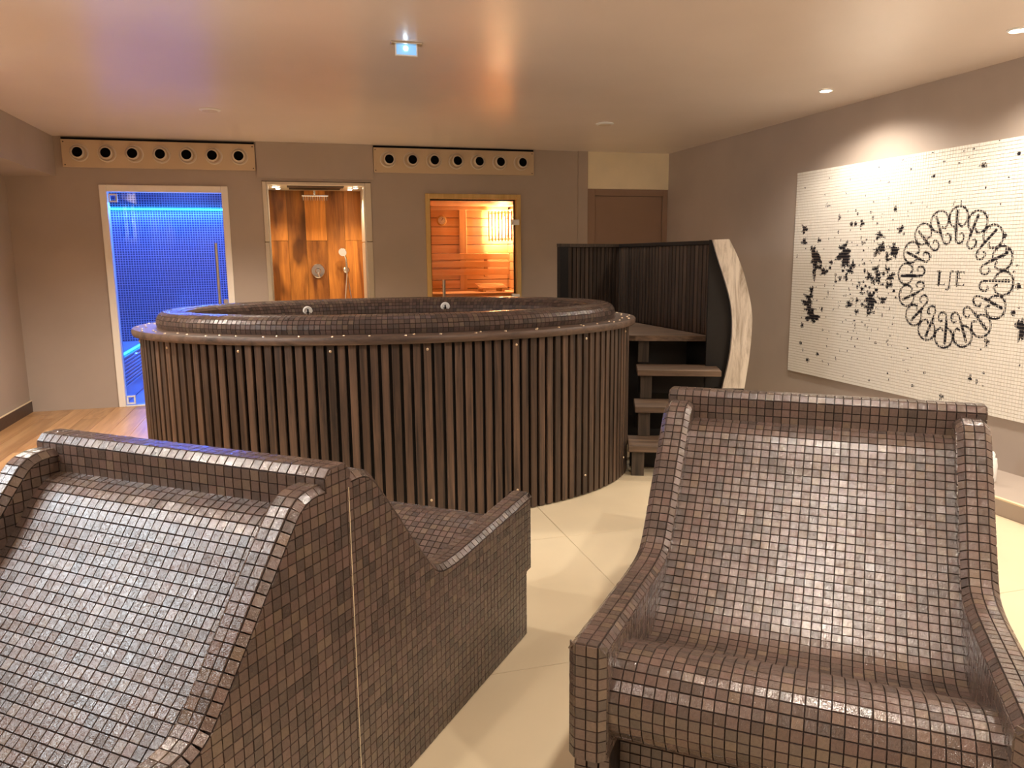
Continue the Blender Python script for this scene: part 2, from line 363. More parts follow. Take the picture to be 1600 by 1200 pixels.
d1 = struct(empty('door_1', (-1.083, YB, 0)))
fr = MB(); fr.bbox(-1.631, -1.572, YB-.02, YB+.1, 0, 2.042, .004); fr.bbox(-.595, -.536, YB-.02, YB+.1, 0, 2.042, .004); fr.bbox(-1.5715, -.5955, YB-.02, YB+.1, 1.982, 2.042, .004)
fr.build('door_frame', MAT['frame'], d1)
MB().bbox(-1.56, -.604, YB+.02, YB+.028, .012, 1.972, .001).build('pane', MAT['glass_steam'], d1)
for z0, z1 in ((1.89, 1.965), (.02, .1)):
    m_ = MB()
    for a_, b_, c_, d_ in ((-1.565, -1.49, z1-.014, z1), (-1.565, -1.49, z0, z0+.014), (-1.565, -1.551, z0+.0145, z1-.0145), (-1.504, -1.49, z0+.0145, z1-.0145)): m_.bbox(a_, b_, YB+.008, YB+.04, c_, d_, .002)
    m_.build('hinge', MAT['white_plastic'], d1)
MB().tube([(-.672, YB-.035, .62), (-.672, YB-.035, 1.52)], .014, 14).build('handle', MAT['steel'], d1, True)
for z in (.72, 1.42): MB().tube([(-.672, YB-.034, z), (-.672, YB+.02, z)], .009, 10).build('handle_stud', MAT['dark_metal'], d1, True)
MB().bbox(-.64, -.602, YB+.005, YB+.045, .94, .99, .004).build('door_catch', MAT['steel'], d1)
MB().bbox(-1.571, -.596, YB-.02, YB+.1, 0, .01, .003).build('threshold', MAT['frame'], d1)

# ------------------------------------------------------------------ shower niche
NY = 8.62
ws = struct(MB().box(-.26, .83, NY+.012, NY+.1, -.05, 2.2).build('wall_shower', MAT['floor_grout']))
cols = [-.225, -.015, .17, .385, .575, .79]
for c_ in range(5):
    cuts = [0, 1.555, 2.12] if c_ in (0, 2, 4) else [0, .62, 2.12]
    for z0, z1 in zip(cuts, cuts[1:]):
        w_ = cols[c_+1]-cols[c_]
        p_ = MB().bbox(-w_/2+.001, w_/2-.001, 0, .0115, 0, z1-z0-.003, .001).build('plank', MAT['plank_shower'], ws, local=True)
        p_.location = ((cols[c_]+cols[c_+1])/2, NY, z0)
sbox('wall_shower_left', MAT['plank_shower'], -.30, -.226, T, NY+.1, -.05, 2.2)
sbox('wall_shower_right', MAT['plank_shower'], .793, .86, T, NY+.1, -.05, 2.2)
sbox('ceiling_shower', MAT['black'], -.26, .83, T+.0005, NY+.011, 2.12, 2.2)
sbox('floor_shower', MAT['floor_tile'], -.225, .793, YB+.001, NY+.011, -.06, -.002)
sh = empty('shower_surround', (.283, YB, 0)); tag(sh, 'brushed steel lining around the wooden shower niche', 'shower surround')
for s_, xa, xb in ((-1, -.2285, -.19), (1, .738, .7955)):
    m_ = MB().bbox(xa, xb, YB-.012, YB+.55, 1.53, 2.095, .004); m_.build('upper_panel', MAT['satin'], sh)
    m_ = MB().bbox(xa, xb, YB-.012, YB+.55, .003, 1.525, .004); m_.build('lower_panel', MAT['satin'], sh)
    x_ = xa if s_ < 0 else xb
    MB().tube([(xb+.008 if s_ < 0 else xa-.008, YB+.01, .004), (xb+.008 if s_ < 0 else xa-.008, YB+.01, 2.06)], .012, 12).build('corner_profile', MAT['steel'], sh, True)
cn = MB().bbox(-.189, .737, YB-.012, YB+.6, 2.062, 2.095, .004).build('canopy', MAT['satin'], sh)
MB().bbox(.0, .54, YB+.03, YB+.2, 2.055, 2.0615, .002).build('canopy_panel', MAT['dark_metal'], cn)
MB().bbox(.02, .52, YB+.23, YB+.42, 2.056, 2.0615, .002).build('canopy_slot', MAT['black'], cn)
for x_, y_ in ((-.115, YB+.1), (-.085, YB+.3), (.655, YB+.1), (.615, YB+.3)):
    sp_ = MB().lathe([(.03, 0), (.03, -.006), (.022, -.009)], (x_, y_, 2.0615), 'z', 16).build('canopy_spot', MAT['steel'], sh, True)
    MB().lathe([(.02, 0), (.02, -.003)], (x_, y_, 2.0522), 'z', 14).build('lens', MAT['lamp_small'], sp_)
    l = bpy.data.lights.new('canopy_spot_light', 'SPOT'); l.energy = SHOWER_W; l.color = (1, .84, .6); l.spot_size = math.radians(120); l.spot_blend = .7; l.shadow_soft_size = .02
    q = bpy.data.objects.new('canopy_spot_light', l); COL.objects.link(q); q.location = (x_, y_, 2.04)
hd = empty('rain_shower_head', (.27, NY-.3, 1.97)); tag(hd, 'flat square rain shower head under the steel canopy', 'shower head')
MB().bbox(.14, .40, NY-.4, NY-.15, 1.985, 2.0, .004).build('head_plate', MAT['chrome'], hd)
for k in range(11): MB().lathe([(.006, 0), (.003, -.04)], (.155+k*.023, NY-.385, 1.985), 'z', 6).build('nozzle', MAT['chrome'], hd)
MB().tube([(.27, NY-.2, 2.0005), (.27, NY-.2, 2.06)], .012).build('drop_pipe', MAT['chrome'], hd, True)
vl = empty('shower_valve', (.275, NY, 1.235)); tag(vl, 'round chrome shower mixer valve on the wooden tiles', 'shower valve')
MB().lathe([(.075, 0), (.075, -.006), (.068, -.012)], (.275, NY-.0005, 1.235), 'y', 32).build('cover_plate', MAT['chrome'], vl, True)
MB().lathe([(.03, 0), (.03, -.04), (.024, -.046)], (.275, NY-.0128, 1.235), 'y', 24).build('lever_hub', MAT['chrome'], vl, True)
MB().tube([(.275, NY-.05, 1.225), (.285, NY-.06, 1.17)], [.009, .006], 10).build('lever', MAT['chrome'], vl, True)
MB().lathe([(.014, 0), (.014, -.018)], (.24, NY-.0128, 1.25), 'y', 16).build('diverter_button', MAT['chrome'], vl, True)
hs_ = empty('hand_shower', (.57, NY, 1.0)); tag(hs_, 'chrome hand shower hanging in its wall bracket with a hose', 'hand shower')
MB().lathe([(.033, 0), (.033, -.012), (.022, -.02)], (.575, NY-.0005, 1.24), 'y', 20).build('wall_bracket', MAT['chrome'], hs_, True)
MB().tube([(.575, NY-.02, 1.24), (.575, NY-.06, 1.25)], .014, 12).build('holder', MAT['chrome'], hs_, True)
MB().tube([(.575, NY-.075, 1.21), (.575, NY-.075, 1.3), (.57, NY-.08, 1.36), (.555, NY-.095, 1.405), (.54, NY-.11, 1.43)], [.011, .012, .013, .014, .017], 12).build('handle', MAT['chrome'], hs_, True)
MB().tube([(.545, NY-.105, 1.445), (.535, NY-.135, 1.43), (.533, NY-.14, 1.428)], [.03, .045, .043], 18).build('spray_head', MAT['chrome'], hs_, True)
pts = [(.575, NY-.075, 1.205)]+[(.575-.035*math.sin(k/16*math.pi)*(1 if k < 8 else 1)+.06*max(0, (k-8)/8), NY-.07+.02*math.sin(k/16*math.pi), 1.2-.62*math.sin(k/16*math.pi/1.0*.5)) for k in range(1, 17)]
MB().tube(pts, .007, 8).build('hose', MAT['chrome'], hs_, True)
MB().tube([(.60, NY-.045, .56), (.635, NY-.03, .78), (.6, NY-.03, 1.05), (.578, NY-.045, 1.22)], .007, 8).build('hose_return', MAT['chrome'], hs_, True)

# ------------------------------------------------------------------ sauna
QX0, QX1, QY1, QZ = 1.2, 2.62, 9.42, 1.975
qb = struct(MB().box(QX0-.05, QX1+.1, QY1+.02, QY1+.08, -.05, 2.1).build('wall_sauna_back', MAT['base']))
pm = MB().bbox(-(QX1-QX0)/2, (QX1-QX0)/2, 0, .019, 0, .1005, .004).build('plank', MAT['sauna']); pmd = pm.data; bpy.data.objects.remove(pm)
for k in range(18): link_mesh('plank', pmd, qb, Matrix.Translation(((QX0+QX1)/2, QY1, .02+k*.107)))
qr = struct(MB().box(QX1+.02, QX1+.08, T, QY1+.02, -.05, 2.1).build('wall_sauna_right', MAT['base']))
ql = struct(MB().box(QX0-.08, QX0-.02, T, QY1+.02, -.05, 2.1).build('wall_sauna_left', MAT['base']))
pm = MB().bbox(0, .019, -(QY1-T)/2, (QY1-T)/2, 0, .1005, .004).build('plank', MAT['sauna']); pmd2 = pm.data; bpy.data.objects.remove(pm)
for k in range(18):
    link_mesh('plank', pmd2, qr, Matrix.Translation((QX1, (QY1+T)/2, .02+k*.107)))
    link_mesh('plank', pmd2, ql, Matrix.Translation((QX0-.019, (QY1+T)/2, .02+k*.107)))
sbox('ceiling_sauna', MAT['sauna'], QX0-.05, QX1+.05, T, QY1+.05, QZ, QZ+.08)
sbox('floor_sauna', MAT['sauna'], QX0-.05, QX1+.05, YB+.001, QY1+.05, -.06, -.003)
o = MB().bbox(2.0, 2.09, QY1-.022, QY1-.0005, 0.02, QZ-.002, .004).build('trim_6', MAT['sauna_v']); struct(o)
o = MB().bbox(QX0+.001, QX1-.001, QY1-.03, QY1-.0005, QZ-.045, QZ-.001, .004).build('trim_7', MAT['sauna']); struct(o)
bk = empty('sauna_lean_rail', (1.9, QY1-.06, 1.1)); tag(bk, 'spruce sauna backrest of three long horizontal boards', 'backrest')
for z0, z1 in ((1.334, 1.408), (1.24, 1.314), (1.146, 1.22)): MB().bbox(QX0+.002, QX1-.002, QY1-.075, QY1-.05, z0, z1, .005).build('backrest_board', MAT['sauna'], bk)
for x_ in (1.45, 2.3): MB().bbox(x_, x_+.05, QY1-.049, QY1-.023, 1.12, 1.42, .003).build('bracket', MAT['sauna_v'], bk)
bn = empty('sauna_bench', (1.9, 9.1, 0)); tag(bn, 'upper spruce sauna bench of long boards', 'bench')
for k in range(6): MB().bbox(QX0+.002, QX1-.002, 8.83+k*.092, 8.83+k*.092+.084, .925, .95, .005).build('seat_board', MAT['sauna'], bn)
MB().bbox(QX0+.002, QX1-.002, 8.832, 8.86, .80, .9245, .004).build('front_rail', MAT['sauna'], bn)
for x_ in (1.28, 1.9, 2.5): MB().bbox(x_, x_+.05, 8.88, 8.93, 0, .9245, .004).build('leg', MAT['sauna_v'], bn)
for x_ in (1.3, 2.5): MB().bbox(x_, x_+.04, 8.931, 9.38, .86, .9245, .004).build('bearer', MAT['sauna'], bn)
hr = empty('sauna_headrest', (2.35, 9.15, .95)); tag(hr, 'slatted wooden headrest lying on the sauna bench', 'headrest')
for k in range(4):
    y_ = 9.02+k*.07; MB().bbox(2.16, 2.5, y_, y_+.06, .99+k*.012, 1.005+k*.012, .003).build('slat', MAT['sauna'], hr)
for x_ in (2.2, 2.43): MB().prism([(9.01, .951), (9.3, .951), (9.3, 1.026), (9.01, .988)], 'x', x_, x_+.03).build('foot', MAT['sauna_v'], hr)
th = empty('sauna_thermometer', (1.79, QY1, 1.8)); tag(th, 'round wooden thermometer on the sauna wall', 'thermometer')
MB().lathe([(.062, 0), (.062, -.018), (.05, -.026), (.042, -.024)], (1.785, QY1-.0005, 1.805), 'y', 28).build('rim', MAT['sauna_frame'], th, True)
MB().lathe([(.045, 0), (.045, -.002)], (1.785, QY1-.0262, 1.805), 'y', 28).build('dial', MAT['white_plastic'], th)
for k in range(10):
    a_ = math.radians(-40+k*29); MB().bbox(-.002, .002, -.001, 0, .03, .039, .0004).build('tick', MAT['base'], th, local=True).matrix_basis = Matrix.Translation((1.785-1.79, -.0284, .005)) @ Matrix.Rotation(a_, 4, 'Y')
MB().tube([(1.785, QY1-.031, 1.805), (1.798, QY1-.031, 1.832)], .003, 6).build('needle', MAT['base'], th)
lp = empty('sauna_corner_lamp', (2.54, 9.35, 1.6)); tag(lp, 'glowing sauna corner lamp behind vertical wooden slats', 'lamp')
for k in range(8):
    a_ = k/7; x_ = QX1-.25+a_*.235; y_ = QY1-.045-a_*.2
    s_ = MB().bbox(-.0085, .0085, -.006, .006, 0, .36, .002).build('slat', MAT['sauna_frame'], lp, local=True); s_.location = (x_-2.54, y_-9.35, 1.555-1.6); s_.rotation_euler = (0, 0, math.radians(-40))
for z_ in (1.58, 1.89): MB().tube([(QX1-.25, QY1-.03, z_), (QX1-.012, QY1-.24, z_)], .009, 6).build('cross_bar', MAT['sauna_v'], lp)
MB().lathe([(.02, 0), (.035, .05), (.035, .2), (.015, .25)], (QX1-.07, QY1-.07, 1.6), 'z', 14).build('bulb', MAT['sauna_lamp'], lp, True)
l = bpy.data.lights.new('sauna_lamp_light', 'POINT'); l.energy = SAUNA_W; l.color = (1, .70, .40); l.shadow_soft_size = .06
q = bpy.data.objects.new('sauna_lamp_light', l); COL.objects.link(q); q.location = (QX1-.075, QY1-.075, 1.75)
st = empty('sauna_heater', (1.5, 8.4, 0)); tag(st, 'dark low sauna heater box below the door handle', 'heater')
MB().bbox(1.3, 1.66, 8.15, 8.5, .12, .72, .012).build('heater_body', MAT['dark_metal'], st)
for x_, y_ in ((1.33, 8.18), (1.6, 8.18), (1.33, 8.45), (1.6, 8.45)): MB().lathe([(.015, .001), (.015, .1195)], (x_+.015, y_+.01, 0), 'z', 8).build('leg', MAT['dark_metal'], st)
for k in range(14):
    q_ = MB().lathe([(.0, 0), (.035, .01), (.045, .035), (.03, .06), (0, .07)], (0, 0, 0), 'z', 7, False).build('stone', MAT['shell'], st, local=True)
    q_.location = (1.36+(k % 5)*.062-1.5, 8.22+(k//5)*.09-8.4, .7205); q_.rotation_euler = (0, 0, k)
d2 = struct(empty('door_2', (1.832, YB, 0)))
fr = MB(); fr.bbox(1.332, 1.378, YB-.02, YB+.1, 0, 2.001, .004); fr.bbox(2.286, 2.332, YB-.02, YB+.1, 0, 2.001, .004); fr.bbox(1.3785, 2.2855, YB-.02, YB+.1, 1.951, 2.001, .004)
fr.build('door_frame', MAT['sauna_frame'], d2)
fr = MB(); fr.box(1.3785, 1.392, YB+.045, YB+.07, 0.002, 1.9505); fr.box(2.272, 2.2855, YB+.045, YB+.07, .002, 1.9505); fr.box(1.392, 2.272, YB+.045, YB+.07, 1.938, 1.9505); fr.build('seal', MAT['black'], d2)
MB().bbox(1.394, 2.27, YB+.02, YB+.028, .01, 1.936, .001).build('pane', MAT['glass_sauna'], d2)
for z_ in (1.72, .95): MB().bbox(2.235, 2.312, YB-.03, YB+.04, z_-.028, z_+.028, .004).build('hinge', MAT['white_plastic'], d2)
MB().tube([(1.495, YB-.05, .74), (1.495, YB-.05, 1.14)], .016, 12).build('handle', MAT['steel'], d2, True)
for z_ in (.8, 1.08): MB().tube([(1.495, YB-.05, z_), (1.495, YB+.02, z_)], .009, 8).build('handle_stud', MAT['dark_metal'], d2, True)

# ------------------------------------------------------------------ nozzle plates under the ceiling
def vent(x0, x1, z0, z1, label, tilt):
    v = empty('nozzle_vent', ((x0+x1)/2, YB, z0)); tag(v, label, 'air vent', 'long nozzle vents on the back wall')
    MB().bbox(x0, x1, YB-.022, YB-.001, z0, z1-.018, .003).build('plate', MAT['plate'], v)
    MB().box(x0+.004, x1-.004, YB-.02, YB-.001, z1-.0175, z1-.002).build('shadow_gap', MAT['hole'], v)  # black strip painted in for the shade of the recess above the plate
    p = (x1-x0)/7.17
    zc = (z0+z1)/2-.004
    for k in range(7):
        x = x0+p*.62+k*p*.99
        nz = MB().lathe([(.079, 0), (.079, -.006), (.071, -.011), (.064, -.004), (.06, -.002)], (x, YB-.0225, zc), 'y', 26, False).build('nozzle', MAT['nozzle'], v, True)
        dx = tilt+.004*math.sin(k*2.3); ey = x+dx
        MB().lathe([(.062-abs(dx)*.5, -.001), (.058, -.018), (.051, -.03), (.044, -.032), (.043, -.01)], (ey, YB-.0225, zc+.004), 'y', 26, False).build('eyeball', MAT['nozzle'], nz, True)
        MB().lathe([(.0435, 0), (.0435, -.002)], (ey, YB-.036, zc+.004), 'y', 20).build('bore', MAT['hole'], nz)  # black disc stands in for the darkness inside the nozzle
    for x in (x0+.02, x1-.02):
        for z in (z0+.02, z1-.04): MB().lathe([(.006, 0), (.004, -.004)], (x, YB-.0222, z), 'y', 8).build('screw', MAT['dark_metal'], v)
vent(-1.9, -.273, 2.19, 2.447, 'long plate of seven round air nozzles above the blue steam door', -.01)
vent(.829, 2.475, 2.196, 2.452, 'long plate of seven round air nozzles above the sauna door', .011)

# ------------------------------------------------------------------ ceiling lamps
dl_parts = {}
def downlight(x, y, label, group=None, energy=1.0):
    r_ = empty('downlight', (x, y, ZC)); tag(r_, label, 'downlight', group or 'warm ceiling downlights')
    if not dl_parts:
        a_ = MB().lathe([(.034, -.0005), (.048, -.0005), (.05, -.004), (.04, -.009), (.034, -.004)], (0, 0, 0), 'z', 28, False).build('trim_ring', MAT['white_plastic'], r_, True, True)
        b_ = MB().lathe([(.0335, -.0006), (.0335, -.003)], (0, 0, 0), 'z', 24).build('lens', MAT['lamp_on'], r_, False, True)
        dl_parts['a'], dl_parts['b'] = a_.data, b_.data
    else:
        link_mesh('trim_ring', dl_parts['a'], r_); link_mesh('lens', dl_parts['b'], r_)
    l = bpy.data.lights.new('downlight_lamp', 'SPOT'); l.energy = LAMP_W*energy; l.color = WARM; l.spot_size = math.radians(150); l.spot_blend = .55; l.shadow_soft_size = .06
    q = bpy.data.objects.new('downlight_lamp', l); COL.objects.link(q); q.location = (x, y, ZC-.02)
    return r_
downlight(3.517, 4.634, 'lit downlight in the ceiling near the start of the white mosaic', energy=.5)
downlight(3.505, 3.188, 'lit downlight cut by the picture edge, above the mosaic emblem', energy=.5)
WHERE = ['nearest past the mosaic emblem along the wall', 'third in the row along the mosaic wall', 'last in the row along the mosaic wall', 'straight above the right lounger', 'behind the viewer over the stone aisle', 'over the oak floor beside the tub', 'beside the window of the left wall', 'over the oak floor beside the viewer', 'in the rear corner over the oak floor']
for (x_, y_, e_), where in zip(LAMPS, WHERE): downlight(x_, y_, 'warm ceiling downlight out of the picture, ' + where, 'downlights outside the picture', e_)  # unseen lamps added to light the rest of the room
for x_, y_, lb in ((-.512, 6.271, 'flat white round ceiling fitting in front of the steam door'), (2.573, 6.202, 'flat white round ceiling fitting near the slatted screen')):
    c_ = empty('ceiling_fitting', (x_, y_, ZC)); tag(c_, lb, 'ceiling fitting', 'flat round ceiling fittings')
    MB().lathe([(.075, -.0005), (.075, -.006), (.062, -.012)], (x_, y_, ZC), 'z', 30).build('rim', MAT['white_plastic'], c_, True)
    MB().lathe([(.055, 0), (.055, -.002)], (x_, y_, ZC-.0125), 'z', 26).build('centre_disc', MAT['nozzle'], c_)
    l = bpy.data.lights.new('fitting_lamp', 'SPOT'); l.energy = FITTING_W*(1 if x_ < 0 else .22); l.color = WARM; l.spot_size = math.radians(125); l.spot_blend = .8; l.shadow_soft_size = .05  # at the disc by the screen only a weak added fill
    q = bpy.data.objects.new('fitting_lamp', l); COL.objects.link(q); q.location = (x_, y_, ZC-.02)
em = empty('emergency_light', (.625, 4.148, ZC)); tag(em, 'small lit emergency light with a hanging glass panel', 'emergency light')
MB().bbox(.545, .707, 4.12, 4.17, ZC-.009, ZC-.0005, .002).build('mounting_strip', MAT['steel'], em)
fr = MB(); fr.bbox(.568, .574, 4.14, 4.152, ZC-.066, ZC-.0095, .001); fr.bbox(.676, .682, 4.14, 4.152, ZC-.066, ZC-.0095, .001); fr.bbox(.5745, .6755, 4.14, 4.152, ZC-.066, ZC-.059, .001)
fr.build('panel_frame', MAT['white_plastic'], em)
MB().bbox(.5745, .6755, 4.144, 4.148, ZC-.0585, ZC-.0095, .0008).build('glass_panel', MAT['exit_glow'], em)
MB().lathe([(.012, 0), (.009, -.006)], (.622, 4.1435, ZC-.028), 'y', 16).build('led', MAT['exit_led'], em)
area('emergency_glow', (.625, 4.13, ZC-.07), .08, 1.0, (.6, .8, 1.0), (0, 0, 0), size_y=.03)
# ------------------------------------------------------------------ mosaic tile machinery
HALF_GAP = .0009
BROWNS = np.array([srgb(*c) for c in ((97, 79, 71), (91, 74, 67), (103, 85, 74), (86, 72, 66), (74, 64, 59), (106, 90, 75), (95, 76, 70), (88, 75, 67), (67, 59, 55), (100, 79, 72))])
def tint():
    return (BROWNS[RNG.integers(len(BROWNS))]*.65+BROWNS[0]*.35)*RNG.uniform(.66, .9)
class Tiles:
    """list of small raised polygons (3D corners + normal)"""
    def __init__(s): s.polys = []
    def quad(s, c, n, full=True): s.polys.append((np.array(c, float), np.array(n, float), full))
    def mesh(s, name, parent, idx=None, h=.003, mat=None, colors=None):
        vs, fs, cols, ln = [], [], [], 0
        for i in (range(len(s.polys)) if idx is None else idx):
            c, n, _ = s.polys[i]; k = len(c); ce = c.mean(0)
            top = ce+(c-ce)*.945+n*h; tv = RNG.normal(0, .018, 3); top = top+np.outer((top-ce)@tv, n)
            vs.append(c); vs.append(top)
            fs.append([ln+k+j for j in range(k)])
            for j in range(k): fs.append([ln+j, ln+(j+1) % k, ln+k+(j+1) % k, ln+k+j])
            t = tint() if colors is None else colors[i]
            cols += [t]*(2*k); ln += 2*k
        me = bpy.data.meshes.new(name); me.from_pydata(np.concatenate(vs).tolist(), [], fs)
        at = me.color_attributes.new('tint', 'FLOAT_COLOR', 'POINT')
        at.data.foreach_set('color', np.c_[np.array(cols), np.ones(len(cols))].astype(np.float32).ravel())
        me.materials.append(mat or MAT['tile']); me.update()
        o = link_mesh(name, me, parent); o.color = (1, 1, 1, 1); o['kind'] = 'stuff'
        return o
def clip_cell(poly, x0, x1, y0, y1):
    for ax, lim, sg in ((0, x0, 1), (0, x1, -1), (1, y0, 1), (1, y1, -1)):
        out = []; n = len(poly)
        for i in range(n):
            a, b = poly[i], poly[(i+1) % n]; da, db = sg*(a[ax]-lim), sg*(b[ax]-lim)
            if da >= 0: out.append(a)
            if (da >= 0) != (db >= 0):
                t = da/(da-db); out.append((a[0]+t*(b[0]-a[0]), a[1]+t*(b[1]-a[1])))
        poly = out
        if len(poly) < 3: return []
    return poly
def poly_area(p): return .5*sum(p[i][0]*p[(i+1) % len(p)][1]-p[(i+1) % len(p)][0]*p[i][1] for i in range(len(p)))
def dedupe(p, e=1e-4):
    out = []
    for q in p:
        if not out or math.hypot(q[0]-out[-1][0], q[1]-out[-1][1]) > e: out.append(q)
    if len(out) > 1 and math.hypot(out[0][0]-out[-1][0], out[0][1]-out[-1][1]) < e: out.pop()
    return out
def resample(pts, step, closed=False):
    p = np.array(pts, float); d = np.r_[0, np.cumsum(np.hypot(*np.diff(p, axis=0).T))]
    n = max(1, round(d[-1]/step)); s = np.linspace(0, d[-1], n+1)
    return np.c_[np.interp(s, d, p[:, 0]), np.interp(s, d, p[:, 1])]
def smooth_path(pts, it=3):
    p = [np.array(q, float) for q in pts]
    for _ in range(it):
        q = [p[0]]
        for a, b in zip(p, p[1:]): q += [a*.75+b*.25, a*.25+b*.75]
        q.append(p[-1]); p = q
    return np.array(p)

# ------------------------------------------------------------------ tiled double loungers
PT = .0259; HW = .4725; ARM = .085; INX = HW-ARM
ARM_PATH = np.vstack([smooth_path([(.044, .884), (.085, .886), (.125, .876), (.16, .845), (.40, .548), (.45, .502), (.54, .493), (.66, .498)]), [(1.119, .524), (1.135, .524)]])
POST = np.array([(1.135, .524), (1.135, .243)])
SEAT = np.vstack([smooth_path([(.044, .826), (.085, .818), (.125, .79), (.17, .73), (.21, .678), (.32, .562), (.42, .474), (.53, .388), (.60, .345), (.66, .33), (.73, .342), (.80, .378), (.88, .424), (.95, .452), (1.005, .458), (1.06, .448), (1.10, .412), (1.112, .365), (1.10, .31), (1.06, .262), (1.01, .243), (.99, .24)])])
BASE = np.array([(.99, .24), (.99, .003)])
BAR = np.array([(-.044, .824), (-.044, .900), (-.026, .918), (.026, .918), (.044, .900), (.044, .824)])
CH = .0165
def offset_path(p, d):
    t = np.gradient(p, axis=0); t /= np.linalg.norm(t, axis=1)[:, None]
    return p+np.c_[t[:, 1], -t[:, 0]]*d     # below / behind the travelling direction
tile_proto = None
def lounger(label, loc, ang):
    global tile_proto
    root = empty('tiled_lounger', (*loc, 0), -ang); tag(root, label, 'lounger', 'brown mosaic heated loungers')
    ca, sa = math.cos(-ang), math.sin(-ang)
    TS = Tiles()
    def P3(x, s, z, sg): return (x, s*sg, z)
    def sheet(path, xs, sg, flip=1):
        """tiles across x between boundaries xs, rows along a (s, z) path"""
        g = HALF_GAP
        for a, b in zip(path, path[1:]):
            d = (b-a); L = np.linalg.norm(d); d = d/L; n2 = np.array([-d[1], d[0]])
            if n2[1]*1.0 < -1e9: n2 = -n2
            a2, b2 = a+d*g, b-d*g
            nn = np.array([0, n2[0]*sg, n2[1]])*flip
            for x0, x1 in zip(xs, xs[1:]):
                c = [P3(x0+g, *a2, sg), P3(x1-g, *a2, sg), P3(x1-g, *b2, sg), P3(x0+g, *b2, sg)]
                if np.dot(np.cross(np.array(c[1])-c[0], np.array(c[3])-c[0]), nn) < 0: c = c[::-1]
                TS.quad(c, nn)
    inner_xs = np.linspace(-INX, INX, 31)
    seat_rows = resample(SEAT, PT); base_rows = resample(BASE, PT)
    arm_rows = resample(ARM_PATH, PT); post_rows = resample(POST, PT)
    for sg in (-1, 1):
        sheet(seat_rows, inner_xs, sg); sheet(base_rows, inner_xs, sg)
        for cx in (-(HW-ARM/2), HW-ARM/2):
            for rows in (arm_rows, post_rows):
                sheet(rows, [cx-.026, cx, cx+.026], sg)
                for sx in (-1, 1):                           # chamfered strips on both edges of the arm
                    for a, b in zip(rows, rows[1:]):
                        d = (b-a)/np.linalg.norm(b-a); n2 = np.array([-d[1], d[0]])
                        a2, b2 = a+d*HALF_GAP, b-d*HALF_GAP
                        lo_a, lo_b = a2-n2*CH*.96, b2-n2*CH*.96
                        xa, xb = cx+sx*.0265, cx+sx*(.026+CH*.96)
                        c = [P3(xa, *(a2-n2*.0005), sg), P3(xb, *lo_a, sg), P3(xb, *lo_b, sg), P3(xa, *(b2-n2*.0005), sg)]
                        nn = np.array([sx, n2[0]*sg, n2[1]]); nn /= np.linalg.norm(nn)
                        if np.dot(np.cross(np.array(c[1])-c[0], np.array(c[3])-c[0]), nn) < 0: c = c[::-1]
                        TS.quad(c, nn, False)
            sheet(resample(np.array([(1.078, .238), (1.078, .003)]), PT), np.linspace(cx-ARM/2, cx+ARM/2, 4), sg)
    # head bar
    xs = np.linspace(-HW, HW, 37)
    for a, b, k in ((BAR[0], BAR[1], 3), (BAR[1], BAR[2], 1), (BAR[2], BAR[3], 2), (BAR[3], BAR[4], 1), (BAR[4], BAR[5], 3)):
        sheet(resample([a, b], np.linalg.norm(b-a)/k), xs, 1)
    # flat sides, cut to the outline
    edge = offset_path(ARM_PATH, CH)
    half = [(1.078, .003), (1.078, .243), (1.1185, .243), (1.1185, .507)]+[tuple(p) for p in edge[::-1] if p[0] < 1.11 and p[0] > .05]
    barend = [(.044, .868), (.044, .900), (.026, .918)]
    right = half+barend
    outline = right+[(-s, z) for s, z in right[::-1]]
    inner_edge = [tuple(p) for p in edge if .05 < p[0] < 1.11]+[(1.1185, .507), (1.1185, .243)]
    inner = [tuple(p) for p in SEAT[::-1]]+[(.044, .868)]+inner_edge
    def planar(poly, x, sx, sg, mirror=False):
        poly = dedupe(poly)
        if poly_area(poly) < 0: poly = poly[::-1]
        p = np.array(poly); g = HALF_GAP
        for i in range(math.floor(p[:, 0].min()/PT), math.ceil(p[:, 0].max()/PT)):
            for j in range(0, math.ceil(p[:, 1].max()/PT)):
                q = clip_cell(poly, i*PT+g, (i+1)*PT-g, j*PT+g, (j+1)*PT-g)
                q = dedupe(q) if q else q
                if len(q) < 3 or abs(poly_area(q)) < 2.5e-5: continue
                c = [(x, s*sg, z) for s, z in q]
                full = len(q) == 4 and abs(poly_area(q)) > .95*(PT-2*g)**2
                if np.dot(np.cross(np.array(c[1])-c[0], np.array(c[2])-c[1]), (sx, 0, 0)) < 0: c = c[::-1]
                TS.quad(c, (sx, 0, 0), full)
    for sx in (-1, 1):
        planar(outline, sx*HW, sx, 1)
        for sg in (-1, 1): planar(inner, sx*INX, -sx, sg)
    # body under the tiles
    m = MB()
    abase = lambda s: .243 if abs(s) > 1.0751 else 0.0
    def arm_top(k):
        e = [tuple(p) for p in offset_path(ARM_PATH, k) if .02 < p[0] < 1.07]; e.sort()
        return [(0.0, e[0][1])]+e+[(1.075, .5215-k), (1.0752, .5215-k), (1.135-k, .524-k)]
    for sx in (-1, 1):
        cx = sx*(HW-ARM/2)
        for sg in (-1, 1):
            m.under([(s*sg, z) for s, z in arm_top(CH+.0006)], abase, cx-ARM/2+.0004, cx+ARM/2-.0004)
            m.under([(s*sg, z) for s, z in arm_top(.0008)], abase, cx-.0262, cx+.0262)
    sp = offset_path(SEAT, .0008); im = int(np.argmax(sp[:, 0])); up, lo = sp[:im+1], sp[im:][::-1]
    sbase = lambda s: .003 if abs(s) <= .9895 else float(np.interp(abs(s), lo[:, 0], lo[:, 1]))
